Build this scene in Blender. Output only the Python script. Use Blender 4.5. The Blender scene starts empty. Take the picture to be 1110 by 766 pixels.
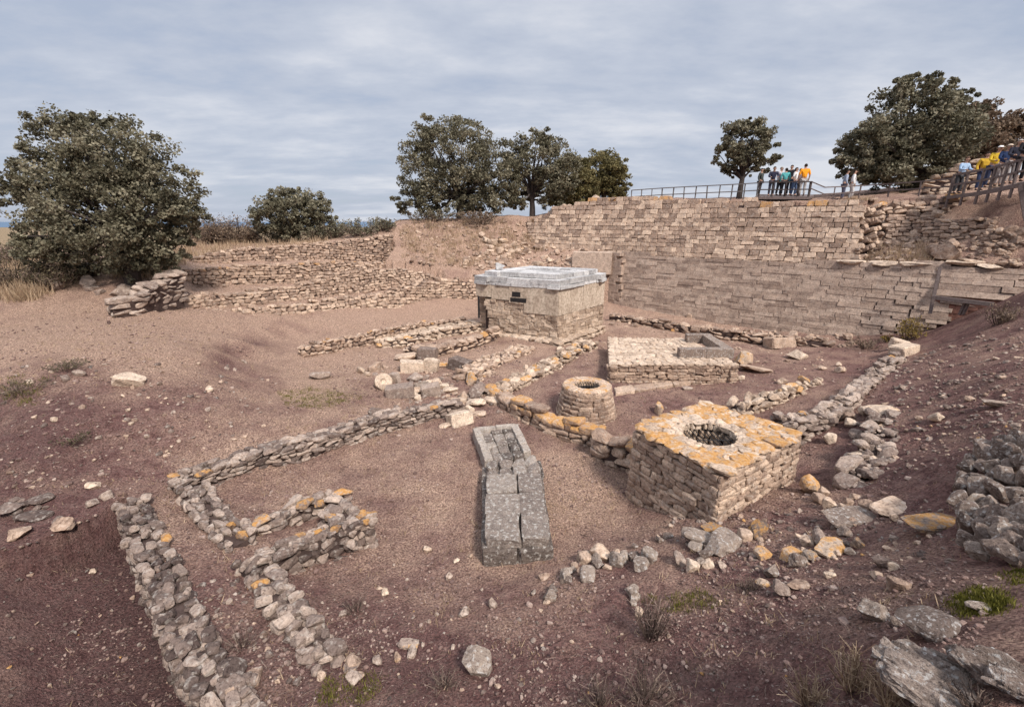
import bpy, math, random
import numpy as np
random.seed(7); rng = np.random.default_rng(7)
C = bpy.context.scene.collection
R = math.radians
# ------------------------------------------------------------------ camera geometry (survey frame of the site)
F, CX, CY, EYE = 500.0, 555.0, 383.0, 6.0
PITCH = math.atan(143 / F); cp, sp = math.cos(PITCH), math.sin(PITCH)

def ray(px, py):
    a, b = (px - CX) / F, (CY - py) / F
    return np.array([a, cp + b * sp, -sp + b * cp])
def G(px, py, z):
    d = ray(px, py); t = (z - EYE) / d[2]
    return np.array([d[0] * t, d[1] * t, z])
def D(px, py, Y):
    d = ray(px, py); t = Y / d[1]
    return np.array([d[0] * t, Y, EYE + d[2] * t])
def lerp(a, c, t): return a + (c - a) * t
def depth(p): return p[1] * cp + (EYE - p[2]) * sp

# ------------------------------------------------------------------ noise
_tab = rng.random(65536)
def _h(ix, iy): return _tab[((ix * 73856093) ^ (iy * 19349663)) & 65535]
def vnoise(x, y):
    x = np.asarray(x, float); y = np.asarray(y, float)
    ix = np.floor(x).astype(np.int64); iy = np.floor(y).astype(np.int64)
    fx = x - ix; fy = y - iy
    fx = fx * fx * (3 - 2 * fx); fy = fy * fy * (3 - 2 * fy)
    a = _h(ix, iy); b = _h(ix + 1, iy); c = _h(ix, iy + 1); d = _h(ix + 1, iy + 1)
    return (a + (b - a) * fx) * (1 - fy) + (c + (d - c) * fx) * fy - 0.5
def fbm(x, y, o=4, g=0.5):
    s = 0; a = 1
    for k in range(o):
        s = s + a * vnoise(x * 2 ** k + 17.3 * k, y * 2 ** k - 9.1 * k); a *= g
    return s

class RBF:
    def __init__(self, P, V, lam=0.02):
        P = np.array(P, float); V = np.array(V, float)
        if V.ndim == 1: V = V[:, None]
        self.P = P; n = len(P)
        d = np.hypot(P[:, None, 0] - P[None, :, 0], P[:, None, 1] - P[None, :, 1])
        K = d + 0 * np.eye(n)            # linear kernel: no overshoot
        A = np.zeros((n + 1, n + 1)); A[:n, :n] = K - lam * np.eye(n); A[:n, n] = 1; A[n, :n] = 1
        b = np.zeros((n + 1, V.shape[1])); b[:n] = V
        self.w = np.linalg.solve(A, b)
    def __call__(self, x, y):
        out = np.empty((len(x), self.w.shape[1]))
        for i in range(0, len(x), 20000):
            s = slice(i, i + 20000)
            d = np.sqrt((x[s, None] - self.P[None, :, 0]) ** 2 + (y[s, None] - self.P[None, :, 1]) ** 2 + 0.09)
            out[s] = d @ self.w[:-1] + self.w[-1]
        return out

def inpoly(x, y, poly):
    m = np.zeros(len(x), bool); n = len(poly)
    for i in range(n):
        x0, y0 = poly[i][:2]; x1, y1 = poly[(i + 1) % n][:2]
        if y0 == y1: continue
        c = ((y0 > y) != (y1 > y)) & (x < (x1 - x0) * (y - y0) / (y1 - y0) + x0)
        m ^= c
    return m

# ------------------------------------------------------------------ the wall lines that step the ground (px, base py, top py, Y, extra Y at top)
W1 = [(150, 343, 334, 18.3, .1), (211, 349, 338, 19.8, .2), (260, 354, 333, 21.0, .3), (300, 357, 328, 22.1, .35), (365, 350, 321, 24.7, .4), (421, 337, 313, 26.9, .4), (460, 336, 306, 29.0, .4), (484, 335, 302, 30.2, .4)]
W1b = [(484, 335, 302, 30.25, .4), (514, 335, 304, 30.8, .4), (580, 337, 302, 31.3, .4), (652, 337, 296, 31.8, .3)]
W2 = [(201, 338, 320, 20.6, .2), (249, 331, 319, 22.2, .2), (318, 325, 311, 24.6, .2), (363, 320, 297, 26.6, .3), (395, 316, 292, 28.0, .4), (434, 310, 292, 29.8, .4), (478, 304, 300, 31.2, .2)]
W3 = [(200, 309, 293, 22.7, .2), (262, 308, 287, 25.2, .2), (318, 306, 286, 27.2, .3), (363, 299, 284, 29.4, .3), (415, 291, 285, 31.6, .2)]
W4 = [(212, 286, 279, 25.6, .2), (240, 285, 273, 27.0, .2), (278, 283, 270, 28.6, .2), (328, 281, 265, 30.6, .3), (360, 282, 263, 32.0, .3), (393, 284, 259, 33.2, .4), (424, 287, 255, 34.2, .4)]
ASH = [(668, 335, 274, 31.6, .5), (740, 345, 280, 29.0, .5), (800, 352, 283, 26.8, .5), (880, 360, 285, 24.3, .5), (940, 366, 286, 22.6, .5), (985, 362, 286, 21.5, .5), (1014, 352, 287, 20.8, .5)]
ASHR = [(1021, 321, 288, 20.75, .3), (1045, 324, 290, 20.1, .3), (1076, 327, 292, 19.4, .3), (1110, 324, 297, 18.7, .3), (1150, 322, 301, 17.9, .3)]
UPW = [(572, 262, 240, 37.0, 1.0), (600, 268, 228, 35.6, 1.5), (640, 276, 217, 34.2, 1.8), (690, 283, 214, 32.3, 1.9), (740, 288, 217, 30.4, 1.9), (800, 294, 218, 28.2, 1.9), (870, 298, 218, 26.0, 1.9), (930, 298, 216, 24.4, 1.7)]
def wl(W): return [D(a, b, Y) for a, b, t, Y, e in W], [D(a, t, Y + e) for a, b, t, Y, e in W]
def off(pts, d, dz=0): return [np.array([p[0], p[1] + d, p[2] + dz]) for p in pts]

# ------------------------------------------------------------------ ground survey points: px, py, z (or Y), tan, green, dark
gp = []
def gz(px, py, z, tan=.3, green=0, dark=0): gp.append((G(px, py, z), (tan, green, dark)))
def gy(px, py, Y, tan=.3, green=0, dark=0): gp.append((D(px, py, Y), (tan, green, dark)))
def gw(x, y, z, tan=.3, green=0, dark=0): gp.append((np.array([x, y, z]), (tan, green, dark)))
for a in [
  # lower left pit
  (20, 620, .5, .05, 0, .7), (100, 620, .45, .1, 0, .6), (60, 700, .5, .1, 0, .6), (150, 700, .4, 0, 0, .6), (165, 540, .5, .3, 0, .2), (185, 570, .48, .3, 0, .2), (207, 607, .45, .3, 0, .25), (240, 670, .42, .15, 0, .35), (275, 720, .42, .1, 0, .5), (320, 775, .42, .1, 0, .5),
  # left slope
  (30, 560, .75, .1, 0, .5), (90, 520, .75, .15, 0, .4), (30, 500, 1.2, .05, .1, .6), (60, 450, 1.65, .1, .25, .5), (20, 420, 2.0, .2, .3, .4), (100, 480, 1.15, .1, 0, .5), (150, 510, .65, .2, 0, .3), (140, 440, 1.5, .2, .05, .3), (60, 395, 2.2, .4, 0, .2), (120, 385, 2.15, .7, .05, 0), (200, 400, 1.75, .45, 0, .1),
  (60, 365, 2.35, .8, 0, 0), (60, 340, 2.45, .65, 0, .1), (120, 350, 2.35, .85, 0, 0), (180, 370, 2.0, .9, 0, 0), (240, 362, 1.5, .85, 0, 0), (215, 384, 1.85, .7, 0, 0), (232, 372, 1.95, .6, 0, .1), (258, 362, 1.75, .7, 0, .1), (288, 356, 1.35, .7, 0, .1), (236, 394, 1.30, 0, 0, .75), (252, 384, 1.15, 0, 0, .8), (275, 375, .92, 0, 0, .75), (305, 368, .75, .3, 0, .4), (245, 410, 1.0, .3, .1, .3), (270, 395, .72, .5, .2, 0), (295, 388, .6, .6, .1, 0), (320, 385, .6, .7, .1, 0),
  (200, 450, 1.2, .2, 0, .2), (250, 440, 1.0, .25, 0, .1), (300, 430, .55, .6, .25, 0), (350, 435, .4, .5, .6, 0), (340, 405, .45, .65, .3, 0), (390, 420, .35, .5, .35, 0), (400, 390, .3, .7, .1, 0),
  (180, 500, .55, .4, 0, .1), (260, 478, .6, .5, 0, 0), (330, 455, .5, .5, 0, 0), (170, 545, .35, .35, 0, .2), (200, 570, .3, .3, 0, .25), (240, 625, .3, .2, 0, .3), (260, 680, .25, .1, 0, .5), (310, 740, .3, .05, .1, .7),
  # court floors
  (300, 520, 0, .45, .1, .1), (260, 545, .05, .4, .05, .2), (340, 510, -.05, .45, .1, .05), (420, 490, -.1, .45, .05, .05), (470, 470, -.05, .35, 0, .1), (450, 540, -.2, .45, .05, 0), (420, 600, -.15, .3, 0, .25), (340, 620, 0, .25, 0, .35), (480, 610, -.2, .4, 0, .1), (500, 500, -.1, .4, 0, .05), (560, 630, -.15, .35, 0, .1), (450, 660, .05, .25, 0, .3), (380, 690, .15, .1, 0, .5), (600, 480, -.1, .3, 0, .1), (630, 500, -.25, .75, 0, 0), (640, 550, -.35, .75, 0, 0), (610, 590, -.25, .5, 0, 0), (660, 580, -.2, .35, 0, .05), (680, 548, -.4, .35, 0, .1), (670, 500, -.2, .45, 0, 0), (660, 520, -.3, .7, 0, 0),
  # near slope
  (500, 720, .3, .1, .2, .5), (420, 750, .35, .1, .3, .6), (560, 760, .5, .05, .1, .5), (600, 690, .35, .15, .1, .3), (650, 640, .35, .2, .1, .2), (700, 700, .7, .05, .2, .4), (690, 766, .9, .05, .1, .6), (740, 600, .5, .3, 0, .15), (790, 575, .6, .25, 0, .2), (780, 640, .9, .15, .4, .2), (850, 600, .95, .2, .1, .15), (850, 680, 1.4, .05, .05, .3), (830, 760, 1.6, .05, .05, .4), (900, 570, 1.0, .25, 0, .1), (864, 530, .3, .25, 0, .25), (830, 545, .4, .3, 0, .2), (895, 510, .35, .15, 0, .3), (890, 490, .4, .1, 0, .4), (940, 600, 1.5, .2, .05, .15), (960, 680, 2.3, .1, .1, .3), (930, 750, 2.3, .25, .1, .3), (1020, 620, 2.1, .2, .1, .2), (1060, 650, 2.5, .2, .7, .1), (1050, 700, 2.8, .2, .3, .2), (1100, 720, 3.1, .2, .3, .2), (1000, 740, 2.75, .2, .1, .3), (1100, 640, 2.8, .2, .2, .2),
  # right slope
  (960, 520, 1.0, .15, 0, .2), (1000, 560, 1.5, .2, 0, .15), (1000, 480, 1.3, .1, 0, .3), (1040, 560, 1.9, .15, 0, .3), (1060, 480, 2.1, .05, 0, .4), (1100, 470, 2.6, .05, 0, .4), (1100, 560, 2.5, .1, 0, .3), (1000, 420, 1.2, .1, 0, .35), (1050, 400, 1.9, .1, 0, .35), (1100, 400, 2.6, .1, 0, .35), (1000, 382, .9, .2, 0, .2), (1040, 360, 1.6, .15, 0, .3), (1090, 350, 2.5, .15, 0, .3), (1105, 327, 3.0, .15, 0, .3), (1010, 356, 1.1, .1, 0, .4), (940, 445, .75, .2, 0, .2), (925, 500, .7, .15, 0, .3),
  # back floor
  (985, 366, .75, .1, 0, .35), (940, 372, .4, .2, 0, .3), (950, 400, .5, .2, 0, .3), (880, 362, .25, .35, 0, .1), (880, 390, .2, .25, 0, .2), (860, 420, .3, .3, 0, .1), (800, 355, .1, .6, 0, 0), (740, 350, .1, .65, 0, 0), (680, 345, .1, .6, 0, 0), (660, 342, .1, .55, 0, 0), (700, 358, .05, .6, 0, 0), (830, 400, .1, .25, 0, .15), (760, 425, .0, .2, .1, .2), (700, 440, -.05, .2, .15, .25), (680, 420, .0, .3, .1, .1), (655, 390, .05, .4, .05, .05), (640, 380, .1, .4, 0, 0), (600, 430, 0, .3, .1, .1), (575, 450, -.05, .25, 0, .1), (620, 400, .05, .35, .05, .1), (570, 400, .15, .5, .05, 0), (540, 395, .2, .55, 0, 0), (520, 385, .25, .65, .05, 0), (480, 400, .25, .4, .05, .1), (500, 430, .1, .3, 0, .1), (450, 395, .3, .5, .1, 0), (440, 350, .5, .8, 0, 0), (500, 343, .4, .8, 0, 0), (400, 355, .6, .8, 0, 0), (350, 365, .75, .75, 0, 0), (560, 362, .35, .5, 0, 0), (540, 340, .35, .5, 0, 0), (605, 374, .3, .5, 0, 0),
]: gz(*a)
for a in [  # left uplands and lands behind
  (20, 320, 19.0, .6, .1, .1), (60, 318, 19.5, .7, 0, 0), (100, 320, 19.5, .55, 0, .1), (120, 315, 20.0, .6, 0, .1), (60, 300, 21.5, .7, .1, .1), (10, 300, 21, .6, .2, .1), (140, 300, 21.0, .5, 0, .1), (180, 290, 23.5, .5, 0, 0), (150, 285, 24, .5, 0, .1), (90, 285, 24, .6, .1, .1), (20, 275, 27, .6, .2, 0), (-60, 330, 19, .6, 0, 0), (-60, 290, 24, .6, 0, 0), (200, 277, 27.0, .6, 0, 0), (230, 268, 32, .6, 0, 0), (280, 264, 34, .6, 0, 0), (350, 260, 35, .6, .1, 0), (230, 262, 40, .6, .1, 0), (330, 261, 42, .6, .1, 0), (100, 270, 34, .6, .2, 0), (-60, 265, 38, .6, .2, 0), (-300, 300, 24, .6, 0, 0), (-300, 400, 15, .4, 0, .2), (-120, 520, 8.5, .1, 0, .5), (-120, 650, 6.0, .1, 0, .6),
  (60, 262, 50, .7, .2, 0), (200, 263, 55, .7, .2, 0), (400, 262, 55, .7, .2, 0)]: gy(*a)
for a in [(0, 2.4, 1.4), (0, 0, 3.2), (-3, 2, .8), (-6, 2, .6), (3, 1.5, 3.0), (5, 2, 3.6), (9, 2, 4.2), (9, 6, 3.3), (14, 8, 3.6), (14, 12, 2.6), (20, 12, 4.0), (20, 17, 4.1), (25, 20, 5.5), (0, -6, 4), (-12, 0, 2), (20, 0, 5), (30, 10, 6), (40, 30, 7.4), (40, 60, 7), (0, -30, 4), (-30, -10, 3), (-40, 30, 2.5), (40, -20, 6)]: gw(*a, .3, 0, .3)
base_rbf = RBF([p[:2] for p, v in gp], [[p[2], *v] for p, v in gp], .15)

zones = []
def zone(poly, pts, cols, mode='set'):
    zones.append((poly, RBF([p[:2] for p in pts], [[p[2], *c] for p, c in zip(pts, cols)], .05), mode))
b1, t1 = wl([(p_, q_, r_ + (4.0 if i_ < 6 else 0), Y_, e_) for i_, (p_, q_, r_, Y_, e_) in enumerate(W1)]); b1b, t1b = wl(W1b); b2, t2 = wl(W2); b3, t3 = wl(W3); b4, t4 = wl(W4)

def onplane(px, py, A, B):
    d = ray(px, py); n = np.array([B[1] - A[1], A[0] - B[0]]); t = (n @ A[:2]) / (n @ d[:2]); return np.array([d[0] * t, d[1] * t, EYE + d[2] * t])
_A, _B = D(668, 335, 31.6), D(1014, 352, 20.8); _o = np.array([.38, .46, 0])
def flat(W): return [onplane(p_, q_, _A, _B) for p_, q_, r_, Y_, e_ in W], [onplane(p_, r_, _A + _o, _B + _o) for p_, q_, r_, Y_, e_ in W]
ba, ta = flat(ASH); bar, tar = flat(ASHR); bu, tu = wl(UPW)
def tread(lo, hi, hib, tan):
    front = off(lo, .22, -.03); back = off(hib, .3, 0)
    zone([*front, *back[::-1]], [*front, *back], [(tan, 0, .0)] * (len(front) + len(back)))
# earth hill between the terraces and the big wall
hf = off(t1b, .22, -.03)
hp = [*hf, D(440, 293, 30.6), D(455, 280, 32), D(500, 285, 32.5), D(560, 287, 33), D(610, 284, 33.4), D(650, 278, 33.2), D(430, 275, 33.2), D(470, 262, 34.5), D(530, 265, 35), D(580, 265, 36.5), D(432, 244, 36.5), D(470, 241, 37.5), D(500, 242, 38), D(540, 240, 38), D(565, 234, 38.5), D(578, 246, 38.2), D(600, 235, 40), D(440, 238, 41), D(500, 240, 44), D(560, 240, 44), D(620, 228, 41), D(410, 247, 42), D(415, 262, 35), D(660, 222, 44), D(480, 244, 60), D(600, 244, 60), D(680, 224, 55)]
hc = [(.6, .0, .0)] * len(hp)
zone([t2[-1] + [-.3, .1, 0], *hf, D(668, 280, 32.2), D(668, 280, 33.6), *off(bu[:4][::-1], .3), D(572, 240, 38.2), *off(tu[:4], .3), D(690, 214, 60), D(405, 240, 60), D(408, 240, 37), D(428, 262, 34.4), D(418, 290, 32)], hp, hc)
tread(off(t1, 0, -.12), t2, b2, 1.1); tread(off(t2, 0, -.1), b3, b3, 1.2); tread(off(t3, 0, -.1), b4, b4, 1.0)
# hill top behind the fourth terrace
q = [*off(t4, .22, -.03), D(215, 272, 33), D(240, 262, 36), D(300, 262, 37), D(350, 258, 38), D(400, 250, 38.5), D(424, 246, 38), D(230, 262, 42), D(330, 261, 46), D(410, 256, 46)]
zone([*off(t4, .22), D(430, 246, 38.5), D(420, 246, 46), D(225, 262, 46), D(205, 272, 30)], q, [(.7, .05, 0)] * len(q))
# ledge over the ashlar wall, rising to the right
lf = off(ta, .22, -.02); lr = off(tar, .22, -.02)
lp = [*lf, *lr, *off(bu[3:], .3), D(960, 272, 24.0), D(985, 262, 25), D(1000, 278, 22.2), D(1020, 262, 23.6), D(1060, 272, 21.4), D(1100, 275, 19.8), D(960, 240, 26), D(1010, 240, 25.3), D(1060, 245, 23), D(1105, 245, 20.8), D(1150, 250, 19), D(960, 219, 26.6), D(1040, 219, 24.6), D(1075, 218, 23), D(1115, 214, 21.2), D(1180, 210, 19), D(1250, 240, 18)]
lc = [(.5, 0, .0)] * len(lf) + [(.4, 0, .1)] * len(lr) + [(.5, 0, 0)] * (len(bu) - 3) + [(.95, 0, 0)] * 4 + [(.35, 0, .2)] * 13
zone([*lf, *lr, D(1300, 300, 16), D(1300, 205, 17.5), D(1180, 208, 19.4), D(1115, 213, 21.5), D(1075, 215, 23.3), D(1040, 214, 25), D(955, 216, 26.8), *off(bu[3:][::-1], .3)], lp, lc)
# plateau over everything
tp = [*off(tu, .25, -.02), D(955, 216, 26.8), D(1040, 214, 25), D(1075, 212, 23.3), D(1115, 208, 21.5), D(1180, 200, 19.4), D(690, 216, 45), D(800, 217, 45), D(900, 212, 40), D(1000, 200, 35), D(1100, 190, 30), D(900, 217, 70), D(1200, 200, 60)]
zone([*off(tu, .25), D(955, 216, 26.8), D(1040, 214, 25), D(1075, 215, 23.3), D(1115, 213, 21.5), D(1180, 208, 19.4), D(1300, 205, 17.5), np.array([70, 10, 0]), np.array([70, 75, 0]), D(690, 214, 75), D(690, 214, 45)], tp, [(.5, .1, .1)] * len(tp))

# the dark pit left of the broad rubble wall
EW = [(157, 533), (172, 565), (195, 607), (212, 645), (231, 680), (262, 725), (300, 772)]
ew = [G(px, py, .6) for px, py in EW]; ewl = [p + np.array([-.36, -.12, 0]) for p in ew]
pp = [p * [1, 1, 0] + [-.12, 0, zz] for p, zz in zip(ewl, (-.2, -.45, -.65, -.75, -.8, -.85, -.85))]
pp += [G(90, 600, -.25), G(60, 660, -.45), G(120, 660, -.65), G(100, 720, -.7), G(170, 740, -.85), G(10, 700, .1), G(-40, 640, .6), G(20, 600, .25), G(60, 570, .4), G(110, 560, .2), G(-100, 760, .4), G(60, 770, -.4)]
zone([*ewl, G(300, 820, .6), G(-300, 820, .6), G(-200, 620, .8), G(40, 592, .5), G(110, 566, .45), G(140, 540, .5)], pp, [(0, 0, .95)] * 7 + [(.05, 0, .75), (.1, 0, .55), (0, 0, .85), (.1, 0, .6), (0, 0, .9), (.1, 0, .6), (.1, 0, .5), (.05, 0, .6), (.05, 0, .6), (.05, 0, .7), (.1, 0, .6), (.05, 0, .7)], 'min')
def sstep(a, b, x):
    t = np.clip((x - a) / (b - a), 0, 1); return t * t * (3 - 2 * t)
def ground(x, y, noise=True):
    x = np.atleast_1d(np.asarray(x, float)); y = np.atleast_1d(np.asarray(y, float))
    v = base_rbf(x, y)
    for poly, f, mode in zones:
        m = inpoly(x, y, poly)
        if not m.any(): continue
        q = f(x[m], y[m])
        if mode == 'min': q[:, 0] = np.minimum(q[:, 0], v[m, 0])
        v[m] = q
    r = np.hypot(x, y)
    k = sstep(55, 150, r); v[:, 0] = v[:, 0] * (1 - k) + (-24) * k
    v[:, 1] = v[:, 1] * (1 - k) + .15 * k; v[:, 2] = v[:, 2] * (1 - k) + .75 * k; v[:, 3] = v[:, 3] * (1 - k) + .1 * k
    if noise:
        near = 1 - sstep(40, 80, r)
        n = fbm(x * .55, y * .55, 3) * .16 + fbm(x * 2.6 + 40, y * 2.6, 3) * .055
        n = n + np.abs(fbm(x * 6.0, y * 6.0, 3)) * .075 * (1 - sstep(14, 25, r))
        v[:, 0] += n * near
    return v
def gh(x, y): return float(ground([x], [y])[0, 0])
_ts = np.concatenate([np.arange(2, 14, .03), np.arange(14, 60, .08)])
def hit(px, py):
    d = ray(px, py); x, y, z = d[0] * _ts, d[1] * _ts, EYE + d[2] * _ts
    g = ground(x, y)[:, 0]; i = np.argmax(z < g)
    return np.array([x[i], y[i], g[i]])

# ------------------------------------------------------------------ mesh building
def cubesphere(n, ws=None):
    idx, V, Q = {}, [], []
    ws = ws if ws is not None else np.linspace(-1, 1, n + 1)
    def vid(p):
        k = tuple(np.round(p, 5))
        if k not in idx: idx[k] = len(V); V.append(p)
        return idx[k]
    for ax in range(3):
        for s in (-1, 1):
            for i in range(n):
                for j in range(n):
                    q = []
                    for a, b in ((0, 0), (1, 0), (1, 1), (0, 1)):
                        p = [0, 0, 0]; p[ax] = s; p[(ax + 1) % 3] = ws[i + a]; p[(ax + 2) % 3] = ws[j + b]; q.append(vid(tuple(p)))
                    Q.append(q if s > 0 else q[::-1])
    return np.array(V, float), np.array(Q, int)
def rock_template(seg, boxy, ncut, amp, r, dmin=.62):
    V, Q = cubesphere(seg)
    S = V / (np.sum(np.abs(V) ** boxy, 1) ** (1 / boxy))[:, None]
    for _ in range(ncut):
        n = r.normal(size=3); n /= np.linalg.norm(n); d = r.uniform(dmin, .95) * (1 + .3 * (boxy > 4))
        e = S @ n - d; S = S - np.where(e > 0, e, 0)[:, None] * n * .92
    for o, a in ((1.4, amp), (3.1, amp * .55), (7.0, amp * .35)):
        ph = r.uniform(0, 50, 3)
        S = S * (1 + a * (fbm(S[:, 0] * o + ph[0] + S[:, 2] * .7 * o, S[:, 1] * o + ph[1] - S[:, 2] * .9 * o, 2) * 1.6))[:, None]
    S = S - (S.max(0) + S.min(0)) / 2
    return S / np.abs(S).max(0), Q
def block_template(r, ch=.1, amp=.03, skew=.03):
    V, Q = cubesphere(4, np.array([-1, -1 + ch, 0, 1 - ch, 1]))
    S = V.copy(); m = np.abs(V) > .999; k = m.sum(1)
    S[k >= 2] *= np.where(m[k >= 2], 1 - ch * .5, 1)
    S += r.normal(size=S.shape) * amp
    sk = r.normal(size=(3, 3)) * skew; S = S + S * 0 + (S @ sk)
    return S, Q
_r = np.random.default_rng(3)
T = {'rub': [rock_template(5, _r.uniform(4, 10), 12, .05, _r, .5) for _ in range(48)],
     'blk': [block_template(_r, .12, .035) for _ in range(24)],
     'ash': [block_template(_r, .03, .006, .006) for _ in range(24)],
     'fla': [rock_template(4, _r.uniform(7, 14), 4, .045, _r) for _ in range(40)],
     'peb': [rock_template(2, 3, 3, .12, _r) for _ in range(16)],
     'hi': [rock_template(10, _r.uniform(2.6, 6), 16, .07, _r, .42) for _ in range(24)],
     'slab': [rock_template(10, _r.uniform(5, 10), 11, .05, _r, .5) for _ in range(14)]}

def eul(rx, ry, rz):
    a, b, c = math.cos(rx), math.cos(ry), math.cos(rz); d, e, f = math.sin(rx), math.sin(ry), math.sin(rz)
    X = np.array([[1, 0, 0], [0, a, -d], [0, d, a]]); Y = np.array([[b, 0, e], [0, 1, 0], [-e, 0, b]]); Z = np.array([[c, -f, 0], [f, c, 0], [0, 0, 1]])
    return Z @ Y @ X

class MB:
    def __init__(s): s.V = []; s.Q = []; s.A = []; s.M = []; s.n = 0
    def add(s, V, Q, tone=(.5, 0, .5), mat=0):
        V = np.asarray(V, float); Q = np.asarray(Q, int)
        s.V.append(V); s.Q.append(Q + s.n); s.n += len(V)
        t = np.asarray(tone, float)
        s.A.append(np.broadcast_to(t if t.ndim > 1 else t[None, :], (len(V), 3))); s.M.append(np.full(len(Q), mat))
    def inst(s, kind, pos, rot, sc, tone=(.5, 0, .5), mat=0):
        V, Q = random.choice(T[kind])
        s.add((V * np.asarray(sc)) @ rot.T + np.asarray(pos), Q, tone, mat)
    def box(s, c, h, rz=0, tone=(.5, 0, .5), mat=0, rot=None):
        V = np.array([[x, y, z] for x in (-1, 1) for y in (-1, 1) for z in (-1, 1)], float) * np.asarray(h)
        Q = [[0, 1, 3, 2], [4, 6, 7, 5], [0, 4, 5, 1], [2, 3, 7, 6], [0, 2, 6, 4], [1, 5, 7, 3]]
        s.add(V @ (rot if rot is not None else eul(0, 0, rz)).T + np.asarray(c), Q, tone, mat)
    def tube(s, pts, rad, k=6, tone=(.5, 0, .5), mat=0):
        pts = np.asarray(pts, float); n = len(pts); rad = np.broadcast_to(rad, n)
        V = []
        for i in range(n):
            d = pts[min(i + 1, n - 1)] - pts[max(i - 1, 0)]; d = d / (np.linalg.norm(d) + 1e-9)
            u = np.cross(d, [0.3, 1, .2] if abs(d[1]) < .9 else [1, 0, 0]); u /= np.linalg.norm(u); w = np.cross(d, u)
            for j in range(k):
                a = 2 * math.pi * j / k; V.append(pts[i] + rad[i] * (u * math.cos(a) + w * math.sin(a)))
        Q = [[i * k + j, i * k + (j + 1) % k, (i + 1) * k + (j + 1) % k, (i + 1) * k + j] for i in range(n - 1) for j in range(k)]
        m = len(V); V += [pts[0], pts[-1]]
        for j in range(0, k):
            Q.append([m, (j + 1) % k, j, m]); Q.append([m + 1, (n - 1) * k + j, (n - 1) * k + (j + 1) % k, m + 1])
        s.add(V, Q, tone, mat)
    def beam(s, a, b, w, h, tone=(.5, 0, .5), mat=0):
        a = np.asarray(a, float); b = np.asarray(b, float); d = b - a; L = np.linalg.norm(d); d /= L
        u = np.cross(d, [0, 0, 1]); u = u / np.linalg.norm(u) if np.linalg.norm(u) > .01 else np.array([1., 0, 0]); v = np.cross(u, d)
        s.box((a + b) / 2, (w / 2, L / 2, h / 2), rot=np.stack([u, d, v], 1), tone=tone, mat=mat)
    def build(s, name, mats, parent=None, smooth=False, loc=None):
        V = np.concatenate(s.V); Q = np.concatenate(s.Q); A = np.concatenate(s.A); M = np.concatenate(s.M)
        if loc is not None: V = V - np.asarray(loc)
        me = bpy.data.meshes.new(name)
        tri = Q[:, 0] == Q[:, 3]
        sizes = np.where(tri, 3, 4); starts = np.concatenate([[0], np.cumsum(sizes)[:-1]])
        mask = np.ones(Q.shape, bool); mask[tri, 3] = False
        me.vertices.add(len(V)); me.vertices.foreach_set('co', V.astype(np.float32).ravel())
        me.loops.add(int(sizes.sum())); me.loops.foreach_set('vertex_index', Q[mask].astype(np.int32))
        me.polygons.add(len(Q)); me.polygons.foreach_set('loop_start', starts.astype(np.int32)); me.polygons.foreach_set('loop_total', sizes.astype(np.int32))
        me.polygons.foreach_set('material_index', M.astype(np.int32))
        me.polygons.foreach_set('use_smooth', np.full(len(Q), smooth))
        at = me.attributes.new('tone', 'FLOAT_COLOR', 'POINT')
        at.data.foreach_set('color', np.concatenate([A, np.ones((len(A), 1))], 1).astype(np.float32).ravel())
        me.update(calc_edges=True)
        for m in (mats if isinstance(mats, (list, tuple)) else [mats]): me.materials.append(m)
        o = bpy.data.objects.new(name, me); C.objects.link(o)
        if loc is not None: o.location = loc
        if parent: o.parent = parent
        return o
def tag(o, label=None, cat=None, group=None, kind=None):
    if label: o['label'] = label
    if cat: o['category'] = cat
    if group: o['group'] = group
    if kind: o['kind'] = kind
    return o
def empty(name, loc, label, cat, group=None, rz=0):
    o = bpy.data.objects.new(name, None); C.objects.link(o); o.location = loc; o.rotation_euler = (0, 0, rz); o.empty_display_size = .2
    return tag(o, label, cat, group)

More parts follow.
